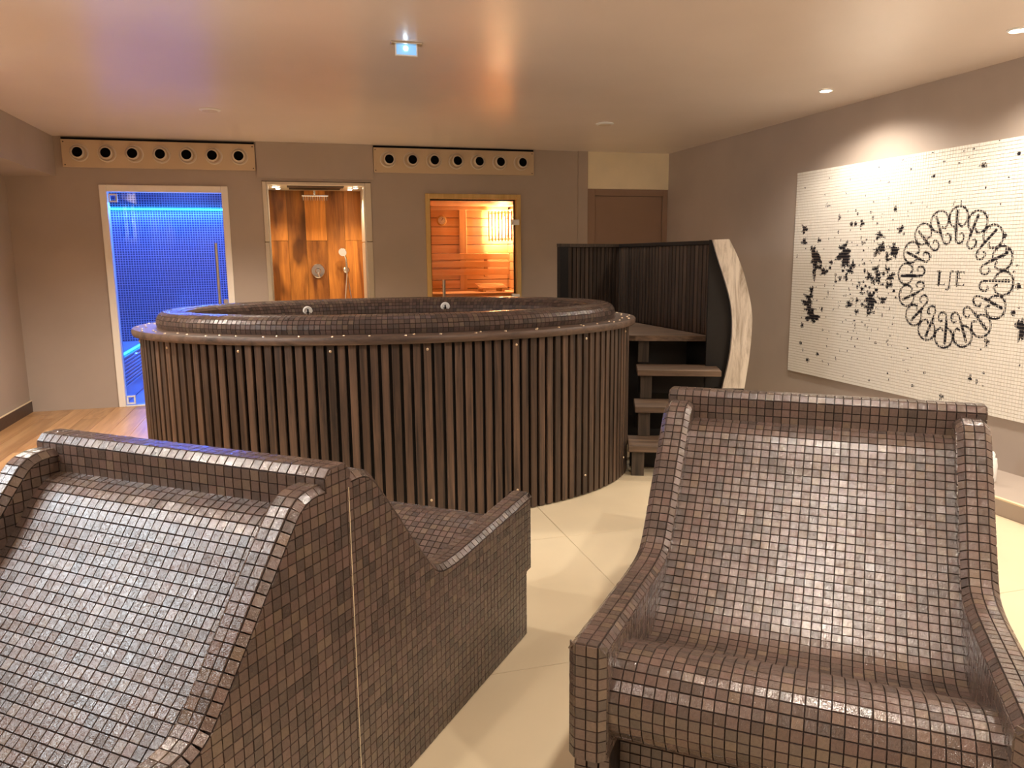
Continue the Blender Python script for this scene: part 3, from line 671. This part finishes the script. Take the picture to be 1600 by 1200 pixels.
    ups = [(0, .826)]+[tuple(p) for p in up if p[0] < .98]+[(.9894, float(np.interp(.9894, up[:, 0], up[:, 1]))), (.9896, float(np.interp(.9896, up[:, 0], up[:, 1])))]+[tuple(p) for p in up if p[0] > .995]
    for sg in (-1, 1): m.under([(s*sg, z) for s, z in ups], sbase, -INX, INX)
    m.prism([(s*.99, z-.0006) for s, z in BAR], 'x', -HW+.0006, HW-.0006)
    m.prism([(-1.0, 0), (-1.0, .02), (1.0, .02), (1.0, 0)], 'x', -INX+.01, INX-.01)
    m.build('body', MAT['grout'], root, local=True)
    # the 300 largest tiles in view become single pieces, the others stay one sheet
    sc = []
    for i, (c, n, full) in enumerate(TS.polys):
        if not full: continue
        p = c.mean(0); wp = Vector((loc[0]+p[0]*ca-p[1]*sa, loc[1]+p[0]*sa+p[1]*ca, p[2])); wn = Vector((n[0]*ca-n[1]*sa, n[0]*sa+n[1]*ca, n[2]))
        v = CAM_POS-wp; dep = (wp-CAM_POS).dot(_f)
        if dep < .2: continue
        px = (wp-CAM_POS).dot(_r2)/dep*1202+800; py = 600-(wp-CAM_POS).dot(_u2)/dep*1202
        if not (0 < px < 1600 and 0 < py < 1200): continue
        a = wn.normalized().dot(v.normalized())
        if a > .12: sc.append((a/v.length_squared, i))
    sc.sort(reverse=True); pick = [i for _, i in sc[:300]]; ps = set(pick)
    if tile_proto is None:
        T1 = Tiles(); hh = PT/2-HALF_GAP; T1.quad([(-hh, -hh, 0), (hh, -hh, 0), (hh, hh, 0), (-hh, hh, 0)], (0, 0, 1))
        o = T1.mesh('tile', None, colors=[(1, 1, 1)]); tile_proto = o.data; bpy.data.objects.remove(o)
    for i in pick:
        c, n, _ = TS.polys[i]; ce = c.mean(0); ex = Vector(c[1]-c[0]).normalized(); ez = Vector(n).normalized(); ey = ez.cross(ex)
        mw = Matrix(((ex.x, ey.x, ez.x, ce[0]), (ex.y, ey.y, ez.y, ce[1]), (ex.z, ey.z, ez.z, ce[2]), (0, 0, 0, 1)))
        link_mesh('tile', tile_proto, root, mw @ Matrix.Rotation(RNG.normal(0, .018), 4, 'X') @ Matrix.Rotation(RNG.normal(0, .018), 4, 'Y'), tint())
    TS.mesh('mosaic_tiles', root, [i for i in range(len(TS.polys)) if i not in ps])
    # expansion joint down the sides
    for sx in (-1, 1):
        MB().bbox(min(sx*HW, sx*(HW+.004)), max(sx*HW, sx*(HW+.004)),   .034, .0365, .003, .86, .0008).build('joint_strip', MAT['steel'], root, local=True)
    return root
lounger('brown mosaic double lounger with its long tiled flank toward the stone aisle', (-.289, 2.014), math.radians(39.72))
lounger('brown mosaic lounger facing the viewer in front of the white wall mosaic', (1.629, 2.105), math.radians(38.54))

# ------------------------------------------------------------------ oval whirlpool tub
TC, TA, TB, TROT = (.621, 4.857), 1.529, 1.048, -.086
def ell(i, th, z):
    x, y = (TA-i)*math.cos(th), (TB-i)*math.sin(th)
    return (TC[0]+x*math.cos(TROT)-y*math.sin(TROT), TC[1]+x*math.sin(TROT)+y*math.cos(TROT), z)
def even_angles(i, n):
    t = np.linspace(0, 2*math.pi, 4001); p = np.array([ell(i, a, 0)[:2] for a in t]); d = np.r_[0, np.cumsum(np.hypot(*np.diff(p, axis=0).T))]
    return np.interp(np.linspace(0, d[-1], n+1)[:-1], d, t), d[-1]/n
tub = empty('whirlpool_tub', (*TC, 0)); tag(tub, 'large oval whirlpool tub clad in dark vertical wooden slats', 'hot tub')
def ring_mesh(prof, n=160, close=False):
    m = MB(); k = len(prof)
    ths = [2*math.pi*j/n for j in range(n)]
    vs = [ell(i, th, z) for th in ths for i, z in prof]
    fs = []
    for j in range(n):
        for q in range(k if close else k-1): fs.append((j*k+q, ((j+1) % n)*k+q, ((j+1) % n)*k+(q+1) % k, j*k+(q+1) % k))
    return m.add(vs, fs)
ring_mesh([(.062, .004), (.062, .948), (.09, .948), (.09, .004)], 120, True).build('liner', MAT['black'], tub, True)
th_s, pitch = even_angles(.045, 148)
sl = MB().bbox(-.0186, .0186, -.009, .009, 0, .94, .002).build('slat', MAT['slat']); slm = sl.data; bpy.data.objects.remove(sl)
for a in th_s:
    p = Vector(ell(.045, a, .006)); q = Vector(ell(.045, a+.002, .006)); t = (q-p).normalized()
    link_mesh('slat', slm, tub, Matrix.Translation(p-Vector((*TC, 0))) @ Matrix.Rotation(math.atan2(t.y, t.x), 4, 'Z'))
dk = ring_mesh([(.0, .953), (-.003, .962), (-.003, .980), (.003, .989), (.20, .989), (.20, .949), (.004, .949)], 160, True).build('deck_ring', MAT['deck'], tub, True)
sc_me = None
for k, a in enumerate(np.linspace(0, 2*math.pi, 53)[:-1]):
    for ii in (.028, .075) if k % 2 else (.05,):
        p = Vector(ell(ii, a+(.03 if ii == .075 else 0), .989))-Vector((*TC, 0))
        if sc_me is None:
            s_ = MB().lathe([(.0075, 0), (.0065, .003), (.003, .005)], (0, 0, 0), 'z', 8).build('screw', MAT['brass'], tub, True, True); sc_me = s_.data; s_.location = p
        else: link_mesh('screw', sc_me, tub, Matrix.Translation(p))
for k in range(5, 148, 9):                           # screw pairs on some of the slats
    a = th_s[k]; p = Vector(ell(.045, a, 0)); t = (Vector(ell(.045, a+.002, 0))-p).normalized(); o_ = Vector((t.y, -t.x, 0))
    for z in (.915, .12): link_mesh('screw', sc_me, tub, Matrix(((t.x, 0, o_.x, p.x+o_.x*.0092-TC[0]), (t.y, 0, o_.y, p.y+o_.y*.0092-TC[1]), (0, 1, 0, z), (0, 0, 0, 1))))
RIM = smooth_path([(.135, .9895), (.128, 1.01), (.132, 1.045), (.158, 1.074), (.215, 1.084), (.275, 1.078), (.315, 1.052), (.335, 1.01), (.345, .96), (.36, .85), (.39, .5)])
ring_mesh([tuple(p) for p in RIM]+[(1.0, .48)], 160).build('rim_shell', MAT['grout'], tub, True)
MB().add([ell(.34, 2*math.pi*k/96, .955) for k in range(96)], [list(range(96))]).build('water', MAT['water'], tub, recalc=False)
MB().add([ell(.3, 2*math.pi*k/64, .47) for k in range(64)], [list(range(64))]).build('tub_floor', MAT['shell'], tub, recalc=False)
TS = Tiles(); rows = resample(RIM, .0258); th_r, _ = even_angles(.2, 256); th_r = np.r_[th_r, th_r[0]+2*math.pi]
for a, b in zip(rows[:-1], rows[1:]):
    if a[1] < .8 and a[0] > .3: continue
    for t0, t1 in zip(th_r, th_r[1:]):
        e = (t1-t0)*.035; d = (b-a)*.035
        c = [ell(*((a+d)[:1]), t0+e, (a+d)[1]), ell((a+d)[0], t1-e, (a+d)[1]), ell((b-d)[0], t1-e, (b-d)[1]), ell((b-d)[0], t0+e, (b-d)[1])]
        c = np.array(c)-np.array((*TC, 0)); n = np.cross(c[1]-c[0], c[3]-c[0]); n /= np.linalg.norm(n)
        TS.quad(c+n*.0005, n)
TS.mesh('rim_tiles', tub, h=.002, mat=MAT['rim_tile'])
def jet(th, z, i):
    p = Vector(ell(i, th, z)); q = Vector(ell(i, th+.01, z)); t = (q-p).normalized(); inward = Vector((-t.y, t.x, 0))
    mw = Matrix(((t.x, 0, inward.x, p.x-TC[0]), (t.y, 0, inward.y, p.y-TC[1]), (0, 1, 0, p.z), (0, 0, 0, 1)))
    j_ = MB().lathe([(.034, 0), (.034, .006), (.026, .01), (.012, .006)], (0, 0, .001), 'z', 22).build('jet', MAT['white_plastic'], tub, True, True); j_.matrix_basis = mw
    s_ = MB().bbox(-.005, .005, -.014, .014, .0105, .013, .001).build('jet_slot', MAT['hole'], j_, local=True)
JETS = [(1.25, 1.018, .327), (2.08, 1.012, .329)]
for a, z, i in JETS: jet(a, z, i)
o = MB().bbox(-.62, -.54, 5.02, 5.06, .9892, .999, .003).build('overflow_plate', MAT['white_plastic'], tub)

# ------------------------------------------------------------------ stairs and slatted screen
EV = Vector((.39, .92, 0)).normalized(); CV = Vector((EV.y, -EV.x, 0))
def frame_mat(p): return Matrix(((CV.x, EV.x, 0, p[0]), (CV.y, EV.y, 0, p[1]), (0, 0, 1, p[2]), (0, 0, 0, 1)))
sta = empty('wooden_stairs', (2.4, 4.6, 0)); tag(sta, 'dark wooden steps climbing to the rim of the tub', 'stairs')
def local_part(name, mb, mat, p, root):
    o = mb.build(name, mat, root, local=True); o.matrix_basis = Matrix.Translation(-Vector(root.location)) @ frame_mat(p); return o
LEFTS = [(1.965, 4.30), (2.105, 4.515), (2.235, 4.765)]
for k, (x, y) in enumerate(LEFTS):
    zt = .2*(k+1); w_ = .56
    local_part('tread', MB().bbox(0, w_, 0, .30, zt-.04, zt, .003), MAT['tread'], (x, y, 0), sta)
    local_part('post', MB().bbox(.022, .1, .03, .065, .2*k+.0005 if k else .0005, zt-.0405, .002), MAT['post'], (x, y, 0), sta)
    local_part('riser', MB().bbox(.015, w_-.01, .24, .262, .2*k+.0005, zt-.0405, .002), MAT['black'], (x, y, 0), sta)  # black board put in for the deep shade behind the open steps
LAND = [(2.372, 5.10), (2.852, 4.905), (2.825, 6.44), (2.19, 6.03), (1.86, 5.55)]
MB().prism(LAND, 'z', .76, .80).build('landing', MAT['tread'], sta)
local_part('post', MB().bbox(.022, .1, .03, .065, .6005, .7595, .002), MAT['post'], (2.372, 5.10, 0), sta)
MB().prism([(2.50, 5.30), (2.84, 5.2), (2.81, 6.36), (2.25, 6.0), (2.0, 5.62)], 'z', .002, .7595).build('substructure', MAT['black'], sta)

scr = empty('slatted_screen', (2.8, 5.8, 0)); tag(scr, 'dark slatted privacy screen behind the stairs, ending in a pale curved board', 'screen')
SA, SB, SD = Vector((2.135, 6.10, 0)), Vector((2.86, 6.52, 0)), Vector((2.888, 4.80, 0))
sl = MB().bbox(-.0215, .0215, -.009, .009, 0, .64, .002).build('slat', MAT['slat_screen']); ssm = sl.data; bpy.data.objects.remove(sl)
def screen_panel(A, B, skip):
    d = (B-A); L = d.length; d.normalize(); n = Vector((d.y, -d.x, 0)); ang = math.atan2(d.y, d.x)
    m = MB(); a0, b0 = A-n*.0, B
    poly = [(A.x, A.y), (B.x, B.y), (B.x-n.x*.02, B.y-n.y*.02), (A.x-n.x*.02, A.y-n.y*.02)]
    m.prism(poly, 'z', .005, 1.445); m.build('backing', MAT['black'], scr)
    m = MB(); q = [(A.x+n.x*.025, A.y+n.y*.025), (B.x+n.x*.025, B.y+n.y*.025), (B.x-n.x*.024, B.y-n.y*.024), (A.x-n.x*.024, A.y-n.y*.024)]
    m.prism(q, 'z', 1.4455, 1.472); m.build('top_rail', MAT['post'] if skip else MAT['black'], scr)
    k = 0; s = skip+.03
    while s < L-.03:
        p = A+d*s+n*.0105; link_mesh('slat', ssm, scr, Matrix.Translation(p-Vector(scr.location)+Vector((0, 0, .801))) @ Matrix.Rotation(ang, 4, 'Z')); s += .0565; k += 1
screen_panel(SA, SB, .09); screen_panel(SB, SD, 0)
d_ = (SB-SA).normalized(); n_ = Vector((d_.y, -d_.x, 0))
m = MB(); m.prism([(SA.x-d_.x*.02, SA.y-d_.y*.02), (SA.x+d_.x*.085, SA.y+d_.y*.085), (SA.x+d_.x*.085+n_.x*.03, SA.y+d_.y*.085+n_.y*.03), (SA.x-d_.x*.02+n_.x*.03, SA.y-d_.y*.02+n_.y*.03)], 'z', .005, 1.445)
m.build('end_post', MAT['black'], scr)
# curved pale end board
BL_ = smooth_path([(-.097, 1.473), (-.049, 1.32), (-.002, 1.19), (.037, 1.058), (.055, .926), (.056, .793), (.04, .636), (.002, .45)], 2)
BR_ = smooth_path([(.013, 1.476), (.073, 1.362), (.124, 1.232), (.164, 1.08), (.186, .97), (.187, .838), (.177, .66), (.152, .45)], 2)
mb = MB(); nL = len(BL_)
vs = [(s, y, z) for y in (-.02, .025) for s, z in list(BL_)+list(BR_[::-1])]
K = 2*nL; fs = [(i, i+1, K-2-i, K-1-i) for i in range(nL-1)]+[(K+K-1-i, K+K-2-i, K+i+1, K+i) for i in range(nL-1)]+[(i, K+i, K+(i+1) % K, (i+1) % K) for i in range(K)]
mb.add(vs, fs); q = mb.build('end_board', MAT['pale_board'], scr, local=True); q['label'] = 'pale limed curved end board'
q.matrix_basis = Matrix.Translation(-Vector(scr.location)) @ frame_mat((2.86, 4.72, 0))
mb = MB(); fl_ = [(-.11, y, z) for y in (.0255, .075) for _, z in BL_]+[(s+.03, y, z) for y in (.0255, .075) for s, z in BL_]
vs = fl_; fs = []
for i in range(nL-1):
    a0, a1, b0, b1 = i, nL+i, 2*nL+i, 3*nL+i
    fs += [(a0, b0, b0+1, a0+1), (a1, a1+1, b1+1, b1), (a0, a0+1, a1+1, a1), (b0, b1, b1+1, b0+1)]
fs += [(0, nL, 3*nL, 2*nL), (nL-1, 3*nL-1, 4*nL-1, 2*nL-1)]
mb.add(vs, fs); q = mb.build('curved_web', MAT['black'], scr, local=True)  # added black filler for the dark between panel end and board
q.matrix_basis = Matrix.Translation(-Vector(scr.location)) @ frame_mat((2.86, 4.72, 0))
q = MB().bbox(.0, .15, -.015, .02, .005, .4495, .003).build('board_foot', MAT['black'], scr, local=True)
q.matrix_basis = Matrix.Translation(-Vector(scr.location)) @ frame_mat((2.86, 4.72, 0))

# ------------------------------------------------------------------ small white container on the ledge
bt = empty('white_container', (3.75, 3.325, .085)); tag(bt, 'small rounded white container standing on the ledge behind the lounger', 'container')
MB().lathe([(.026, .0005), (.034, .01), (.036, .1), (.03, .14)], (3.75, 3.325, .085), 'z', 20).build('container_body', MAT['white_plastic'], bt, True)
MB().lathe([(.02, .1405), (.02, .165), (.012, .178)], (3.75, 3.325, .085), 'z', 16).build('cap', MAT['white_plastic'], bt, True)

# ------------------------------------------------------------------ white wall mosaic with the emblem
BLOBS = [(5.45, 1.566, 0.035, 0.033), (5.445, 1.469, 0.032, 0.027), (5.331, 1.402, 0.031, 0.033), (5.301, 1.347, 0.047, 0.044), (5.266, 1.331, 0.042, 0.049), (5.293, 1.26, 0.03, 0.044), (5.296, 1.194, 0.017, 0.033), (5.235, 1.266, 0.033, 0.022), (5.182, 1.234, 0.041, 0.027), (5.107, 1.305, 0.022, 0.015), (5.111, 1.262, 0.019, 0.015), (4.973, 1.414, 0.04, 0.036), (4.956, 1.357, 0.072, 0.041), (4.937, 1.316, 0.045, 0.036), (4.961, 1.285, 0.027, 0.021), (5.023, 1.336, 0.039, 0.017), (4.964, 1.243, 0.018, 0.012), (4.859, 1.286, 0.024, 0.028), (4.885, 1.25, 0.033, 0.031), (4.926, 1.198, 0.021, 0.031), (4.994, 1.186, 0.019, 0.021), (5.043, 1.211, 0.013, 0.015), (5.039, 1.163, 0.016, 0.015), (5.321, 1.083, 0.027, 0.033), (5.351, 1.027, 0.052, 0.028), (5.364, 0.976, 0.066, 0.036), (5.335, 0.938, 0.052, 0.024), (5.303, 0.879, 0.072, 0.044), (5.275, 0.853, 0.051, 0.024), (5.411, 0.792, 0.018, 0.02), (5.181, 0.937, 0.013, 0.02), (5.169, 1.734, 0.023, 0.009), (5.04, 1.639, 0.014, 0.025), (4.902, 1.585, 0.018, 0.02), (4.858, 1.586, 0.016, 0.02), (4.793, 1.587, 0.019, 0.026), (4.864, 1.683, 0.009, 0.012), (4.842, 1.657, 0.012, 0.012), (5.261, 1.474, 0.023, 0.017), (5.041, 1.532, 0.009, 0.014), (4.935, 1.459, 0.014, 0.012), (4.765, 1.446, 0.023, 0.012), (4.735, 1.468, 0.011, 0.008), (4.756, 1.391, 0.01, 0.01), (4.684, 1.621, 0.011, 0.017), (4.639, 1.579, 0.01, 0.012), (4.708, 1.661, 0.011, 0.012), (4.473, 1.67, 0.015, 0.022), (4.419, 1.528, 0.025, 0.022), (4.399, 1.551, 0.01, 0.013), (4.381, 1.497, 0.01, 0.009), (4.618, 1.506, 0.027, 0.014), (4.597, 1.491, 0.035, 0.019), (4.629, 1.473, 0.011, 0.012), (4.58, 1.424, 0.029, 0.025), (4.588, 1.4, 0.053, 0.017), (4.62, 1.38, 0.03, 0.021), (4.638, 1.361, 0.016, 0.018), (4.47, 1.403, 0.031, 0.019), (4.431, 1.393, 0.02, 0.021), (4.454, 1.375, 0.031, 0.032), (4.524, 1.356, 0.011, 0.021), (4.508, 1.33, 0.036, 0.013), (4.466, 1.431, 0.015, 0.013), (4.618, 1.259, 0.03, 0.027), (4.605, 1.22, 0.027, 0.034), (4.587, 1.181, 0.022, 0.027), (4.683, 1.205, 0.036, 0.026), (4.732, 1.247, 0.011, 0.02), (4.64, 1.165, 0.021, 0.015), (4.508, 1.256, 0.024, 0.019), (4.545, 1.231, 0.019, 0.014), (4.483, 1.203, 0.032, 0.021), (4.453, 1.23, 0.018, 0.013), (4.491, 1.15, 0.031, 0.021), (4.551, 1.153, 0.016, 0.01), (4.672, 1.129, 0.014, 0.01), (4.749, 1.116, 0.017, 0.016), (4.8, 1.13, 0.012, 0.012), (4.739, 1.167, 0.017, 0.008), (4.715, 1.138, 0.014, 0.01), (4.601, 1.112, 0.019, 0.016), (4.745, 1.084, 0.031, 0.01), (4.435, 1.114, 0.015, 0.011), (4.657, 1.05, 0.05, 0.04), (4.64, 1.012, 0.036, 0.03), (4.665, 0.98, 0.028, 0.025), (4.668, 0.945, 0.02, 0.022), (4.701, 0.993, 0.025, 0.014), (4.62, 0.953, 0.022, 0.012), (4.791, 1.033, 0.017, 0.02), (4.877, 0.996, 0.033, 0.027), (4.791, 0.947, 0.023, 0.02), (4.738, 1.001, 0.014, 0.016), (4.534, 1.047, 0.034, 0.025), (4.411, 1.068, 0.015, 0.009), (4.626, 1.092, 0.016, 0.012), (4.69, 1.099, 0.011, 0.012), (4.744, 1.297, 0.017, 0.01), (4.66, 1.184, 0.012, 0.009), (4.782, 1.161, 0.012, 0.008), (4.53, 0.939, 0.007, 0.016), (4.807, 0.879, 0.012, 0.008), (4.897, 0.877, 0.009, 0.006), (4.866, 0.79, 0.009, 0.008), (5.155, 0.778, 0.01, 0.011), (4.982, 0.764, 0.009, 0.008), (4.576, 0.737, 0.011, 0.012), (5.426, 0.647, 0.014, 0.016), (4.426, 0.884, 0.008, 0.008), (4.726, 0.875, 0.007, 0.008), (5.057, 1.105, 0.006, 0.006), (5.059, 1.03, 0.006, 0.006), (4.936, 1.057, 0.008, 0.006), (5.197, 1.406, 0.008, 0.006), (4.553, 1.855, 0.007, 0.006), (5.469, 1.895, 0.009, 0.007), (4.687, 1.731, 0.006, 0.008), (4.773, 1.782, 0.006, 0.006), (4.337, 1.701, 0.006, 0.007), (4.353, 1.617, 0.006, 0.005), (4.489, 1.598, 0.006, 0.008), (4.475, 1.671, 0.013, 0.019), (3.6, 1.467, 0.016, 0.013), (3.577, 1.384, 0.016, 0.016), (3.482, 1.179, 0.019, 0.02), (3.498, 1.025, 0.018, 0.018), (3.434, 0.94, 0.036, 0.063), (3.658, 0.837, 0.015, 0.027), (3.693, 0.791, 0.008, 0.008), (3.5, 1.297, 0.012, 0.005), (3.518, 1.261, 0.011, 0.008), (3.465, 1.057, 0.009, 0.006), (4.463, 1.373, 0.028, 0.025), (4.472, 1.202, 0.016, 0.025), (4.448, 1.226, 0.02, 0.009), (4.468, 1.159, 0.016, 0.019), (4.415, 1.531, 0.025, 0.013), (4.381, 1.502, 0.01, 0.011), (4.273, 0.734, 0.011, 0.006), (4.187, 2.006, 0.012, 0.005), (3.872, 1.99, 0.01, 0.009), (3.793, 1.886, 0.025, 0.015), (4.087, 1.94, 0.01, 0.008), (3.941, 1.986, 0.007, 0.005), (4.437, 1.991, 0.009, 0.006), (4.36, 1.923, 0.008, 0.01), (4.165, 1.858, 0.016, 0.012), (4.031, 1.809, 0.012, 0.01), (3.613, 1.799, 0.009, 0.006), (3.561, 1.924, 0.016, 0.011), (3.97, 1.917, 0.01, 0.006), (4.66, 1.968, 0.008, 0.007), (4.558, 1.855, 0.006, 0.005), (5.181, 1.943, 0.007, 0.006), (5.467, 1.895, 0.008, 0.006), (3.698, 2.016, 0.004, 0.004), (5.204, 0.58, 0.019, 0.017), (5.325, 0.517, 0.02, 0.02), (5.422, 0.647, 0.017, 0.015), (5.417, 0.793, 0.017, 0.022), (4.111, 0.588, 0.011, 0.011), (4.204, 0.484, 0.014, 0.011), (3.75, 0.607, 0.012, 0.023), (3.702, 0.593, 0.008, 0.02), (3.96, 0.451, 0.015, 0.021), (3.658, 0.652, 0.009, 0.01), (4.576, 0.737, 0.013, 0.011), (4.614, 0.459, 0.011, 0.01), (4.437, 0.536, 0.01, 0.009)]
art = empty('wall_mosaic', (XR, 3.96, .4)); tag(art, 'white mosaic wall panel with black splashes and a ring emblem reading LJE', 'wall mosaic')
AY0, AY1, AZ0, AZ1, AP = 5.578, 2.342, .4, 2.02, .0213
MB().box(XR-.012, XR-.0005, AY1, AY0, AZ0, AZ1).build('backing', MAT['white_grout'], art)
nc, nr = round((AY0-AY1)/AP), round((AZ1-AZ0)/AP); pu, pv = (AY0-AY1)/nc, (AZ1-AZ0)/nr
SUB = 5
U = (np.arange(nc*SUB)+.5)/SUB*pu; V = (np.arange(nr*SUB)+.5)/SUB*pv
INK = np.zeros((nc*SUB, nr*SUB), bool)
def region(u0, u1, v0, v1):
    a, b = np.searchsorted(U, [u0, u1]); c, d = np.searchsorted(V, [v0, v1]); return slice(a, b), slice(c, d)
def stroke(p, hw):
    p = np.array(p); hw = np.broadcast_to(hw, len(p)-1) if np.ndim(hw) == 0 else hw
    mg = float(np.max(hw))+.006; sx_, sy_ = region(p[:, 0].min()-mg, p[:, 0].max()+mg, p[:, 1].min()-mg, p[:, 1].max()+mg)
    uu, vv = np.meshgrid(U[sx_], V[sy_], indexing='ij'); hit = np.zeros(uu.shape, bool)
    for (a, b), h_ in zip(zip(p, p[1:]), hw):
        d = b-a; L2 = max(d@d, 1e-12); t = np.clip(((uu-a[0])*d[0]+(vv-a[1])*d[1])/L2, 0, 1)
        hit |= np.hypot(uu-a[0]-t*d[0], vv-a[1]-t*d[1]) < h_
    INK[sx_, sy_] |= hit
EU, EV_ = AY0-3.96, 1.213-AZ0
for k in range(16):
    al = math.radians(k*22.5+3)                     # clockwise from the top
    rad, tan_ = np.array((math.sin(al), math.cos(al))), np.array((math.cos(al), -math.sin(al)))
    def W(x, y): return np.array((EU, EV_))+rad*(.378+y)+tan_*x
    arc = [W(.07*math.cos(math.radians(a)), .066*math.sin(math.radians(a))) for a in range(-62, 262, 9)]
    stroke(arc, .0068)
    stroke([W(.07*math.cos(math.radians(-62)), .066*math.sin(math.radians(-62))), W(.018, -.05), W(.012, -.042)], .007)
    stroke([W(-.016, .036), W(-.012, -.02), W(-.008, -.09)], .0098)
    stroke([W(-.008, -.09), W(-.004, -.118)]+[W(.027+.03*math.cos(math.radians(a)), -.126+.034*math.sin(math.radians(a))) for a in range(185, 420, 15)], .0068)
    stroke([W(.036, -.098), W(.028, -.104)], .006)
for a, b in (((-.02, .105), (-.03, .075)), ((.03, .105), (.03, .072))): stroke([np.array((EU, EV_+.37))+a, np.array((EU, EV_+.37))+b], .003)
LU, LV = AY0-4.072, 1.169-AZ0; H_ = .084
def ch(pts, hw): stroke([np.array((LU, LV))+q for q in pts], hw*1.12)
ch([(.018, 0), (.018, H_)], .0075); ch([(.002, H_), (.034, H_)], .003); ch([(.002, 0), (.064, 0)], .003); ch([(.065, 0), (.068, .014)], .003)
ch([(.128, H_), (.114, H_+.002), (.106, H_-.012), (.104, .02), (.102, -.018), (.092, -.03), (.08, -.026)], .0052); ch([(.096, H_-.002), (.13, H_)], .0028)
ch([(.16, 0), (.16, H_)], .0075); ch([(.146, H_), (.21, H_)], .003); ch([(.211, H_), (.212, H_-.012)], .0028); ch([(.146, 0), (.212, 0)], .003); ch([(.213, 0), (.216, .012)], .0028); ch([(.165, H_*.52), (.19, H_*.52)], .003)
for n_b, (y, z, ru, rv) in enumerate(BLOBS):
    a_, b_, c_ = RNG.uniform(0, 6.28, 3); u0, v0 = AY0-y, z-AZ0; ru, rv = max(ru, .005), max(rv, .005)
    sx_, sy_ = region(u0-1.7*ru, u0+1.7*ru, v0-1.7*rv, v0+1.7*rv)
    if sx_.stop <= sx_.start or sy_.stop <= sy_.start: continue
    uu, vv = np.meshgrid((U[sx_]-u0)/ru, (V[sy_]-v0)/rv, indexing='ij'); t_ = np.arctan2(vv, uu)
    k_ = .3 if max(ru, rv) > .02 else .12
    INK[sx_, sy_] |= np.hypot(uu, vv) < .93+k_*np.sin(3*t_+a_)+k_*.7*np.sin(5*t_+b_)+k_*.5*np.sin(9*t_+c_)
for _ in range(260):                                # fine droplets thrown around the splashes
    u0 = RNG.normal(.95, .42); v0 = RNG.normal(.72, .27); r_ = RNG.uniform(.0028, .006)
    if RNG.random() < .25: u0, v0 = RNG.uniform(.05, 3.15), RNG.uniform(.05, 1.55)
    if not (.03 < u0 < 3.2 and .03 < v0 < 1.58) or math.hypot(u0-EU, v0-EV_) < .5: continue
    stroke([(u0, v0), (u0+RNG.normal(0, .004), v0+RNG.normal(0, .009))], r_)
for _ in range(70):                                 # mirrored splashes on the part beyond the emblem
    u0, v0 = RNG.normal(2.5, .22), RNG.normal(.75, .25)
    if u0 < EU+.52 or u0 > 3.15 or not .05 < v0 < 1.55: continue
    r_ = abs(RNG.normal(0, .02))+.005; stroke([(u0, v0), (u0+r_*.4, v0+r_)], r_)
vs, fs, mi = [], [], []
g, hT = .0012, .0035; xf = XR-.0125; xt = xf-hT
for i in range(nc):
    for j in range(nr):
        u0, u1, v0, v1 = i*pu+g, (i+1)*pu-g, j*pv+g, (j+1)*pv-g
        n0 = len(vs); bv = .0008
        y0, y1, z0, z1 = AY0-u0, AY0-u1, AZ0+v0, AZ0+v1
        vs += [(xf, y0, z0), (xf, y1, z0), (xf, y1, z1), (xf, y0, z1)]
        y0 -= bv; y1 += bv; z0 += bv; z1 -= bv
        vs += [(xt, y0, z0), (xt, y1, z0), (xt, y1, z1), (xt, y0, z1)]
        blk = INK[i*SUB:(i+1)*SUB, j*SUB:(j+1)*SUB]; nb = blk.sum()
        side = 1 if nb > .6*SUB*SUB else 0
        for k in range(4): fs.append((n0+k, n0+(k+1) % 4, n0+4+(k+1) % 4, n0+4+k)); mi.append(side)
        if nb == 0 or nb == SUB*SUB: fs.append((n0+4, n0+5, n0+6, n0+7)); mi.append(1 if nb else 0)
        else:
            n1 = len(vs)
            for a in range(SUB+1):
                for b in range(SUB+1): vs.append((xt, y0+(y1-y0)*a/SUB, z0+(z1-z0)*b/SUB))
            for a in range(SUB):
                for b in range(SUB):
                    fs.append((n1+a*(SUB+1)+b, n1+(a+1)*(SUB+1)+b, n1+(a+1)*(SUB+1)+b+1, n1+a*(SUB+1)+b+1)); mi.append(1 if blk[a, b] else 0)
off = np.array(art.location); me = bpy.data.meshes.new('mosaic_tiles'); me.from_pydata((np.array(vs)-off).tolist(), [], fs)
me.materials.append(MAT['white_tile']); me.materials.append(MAT['ink']); me.polygons.foreach_set('material_index', mi); me.update()
o = link_mesh('mosaic_tiles', me, art); o['kind'] = 'stuff'
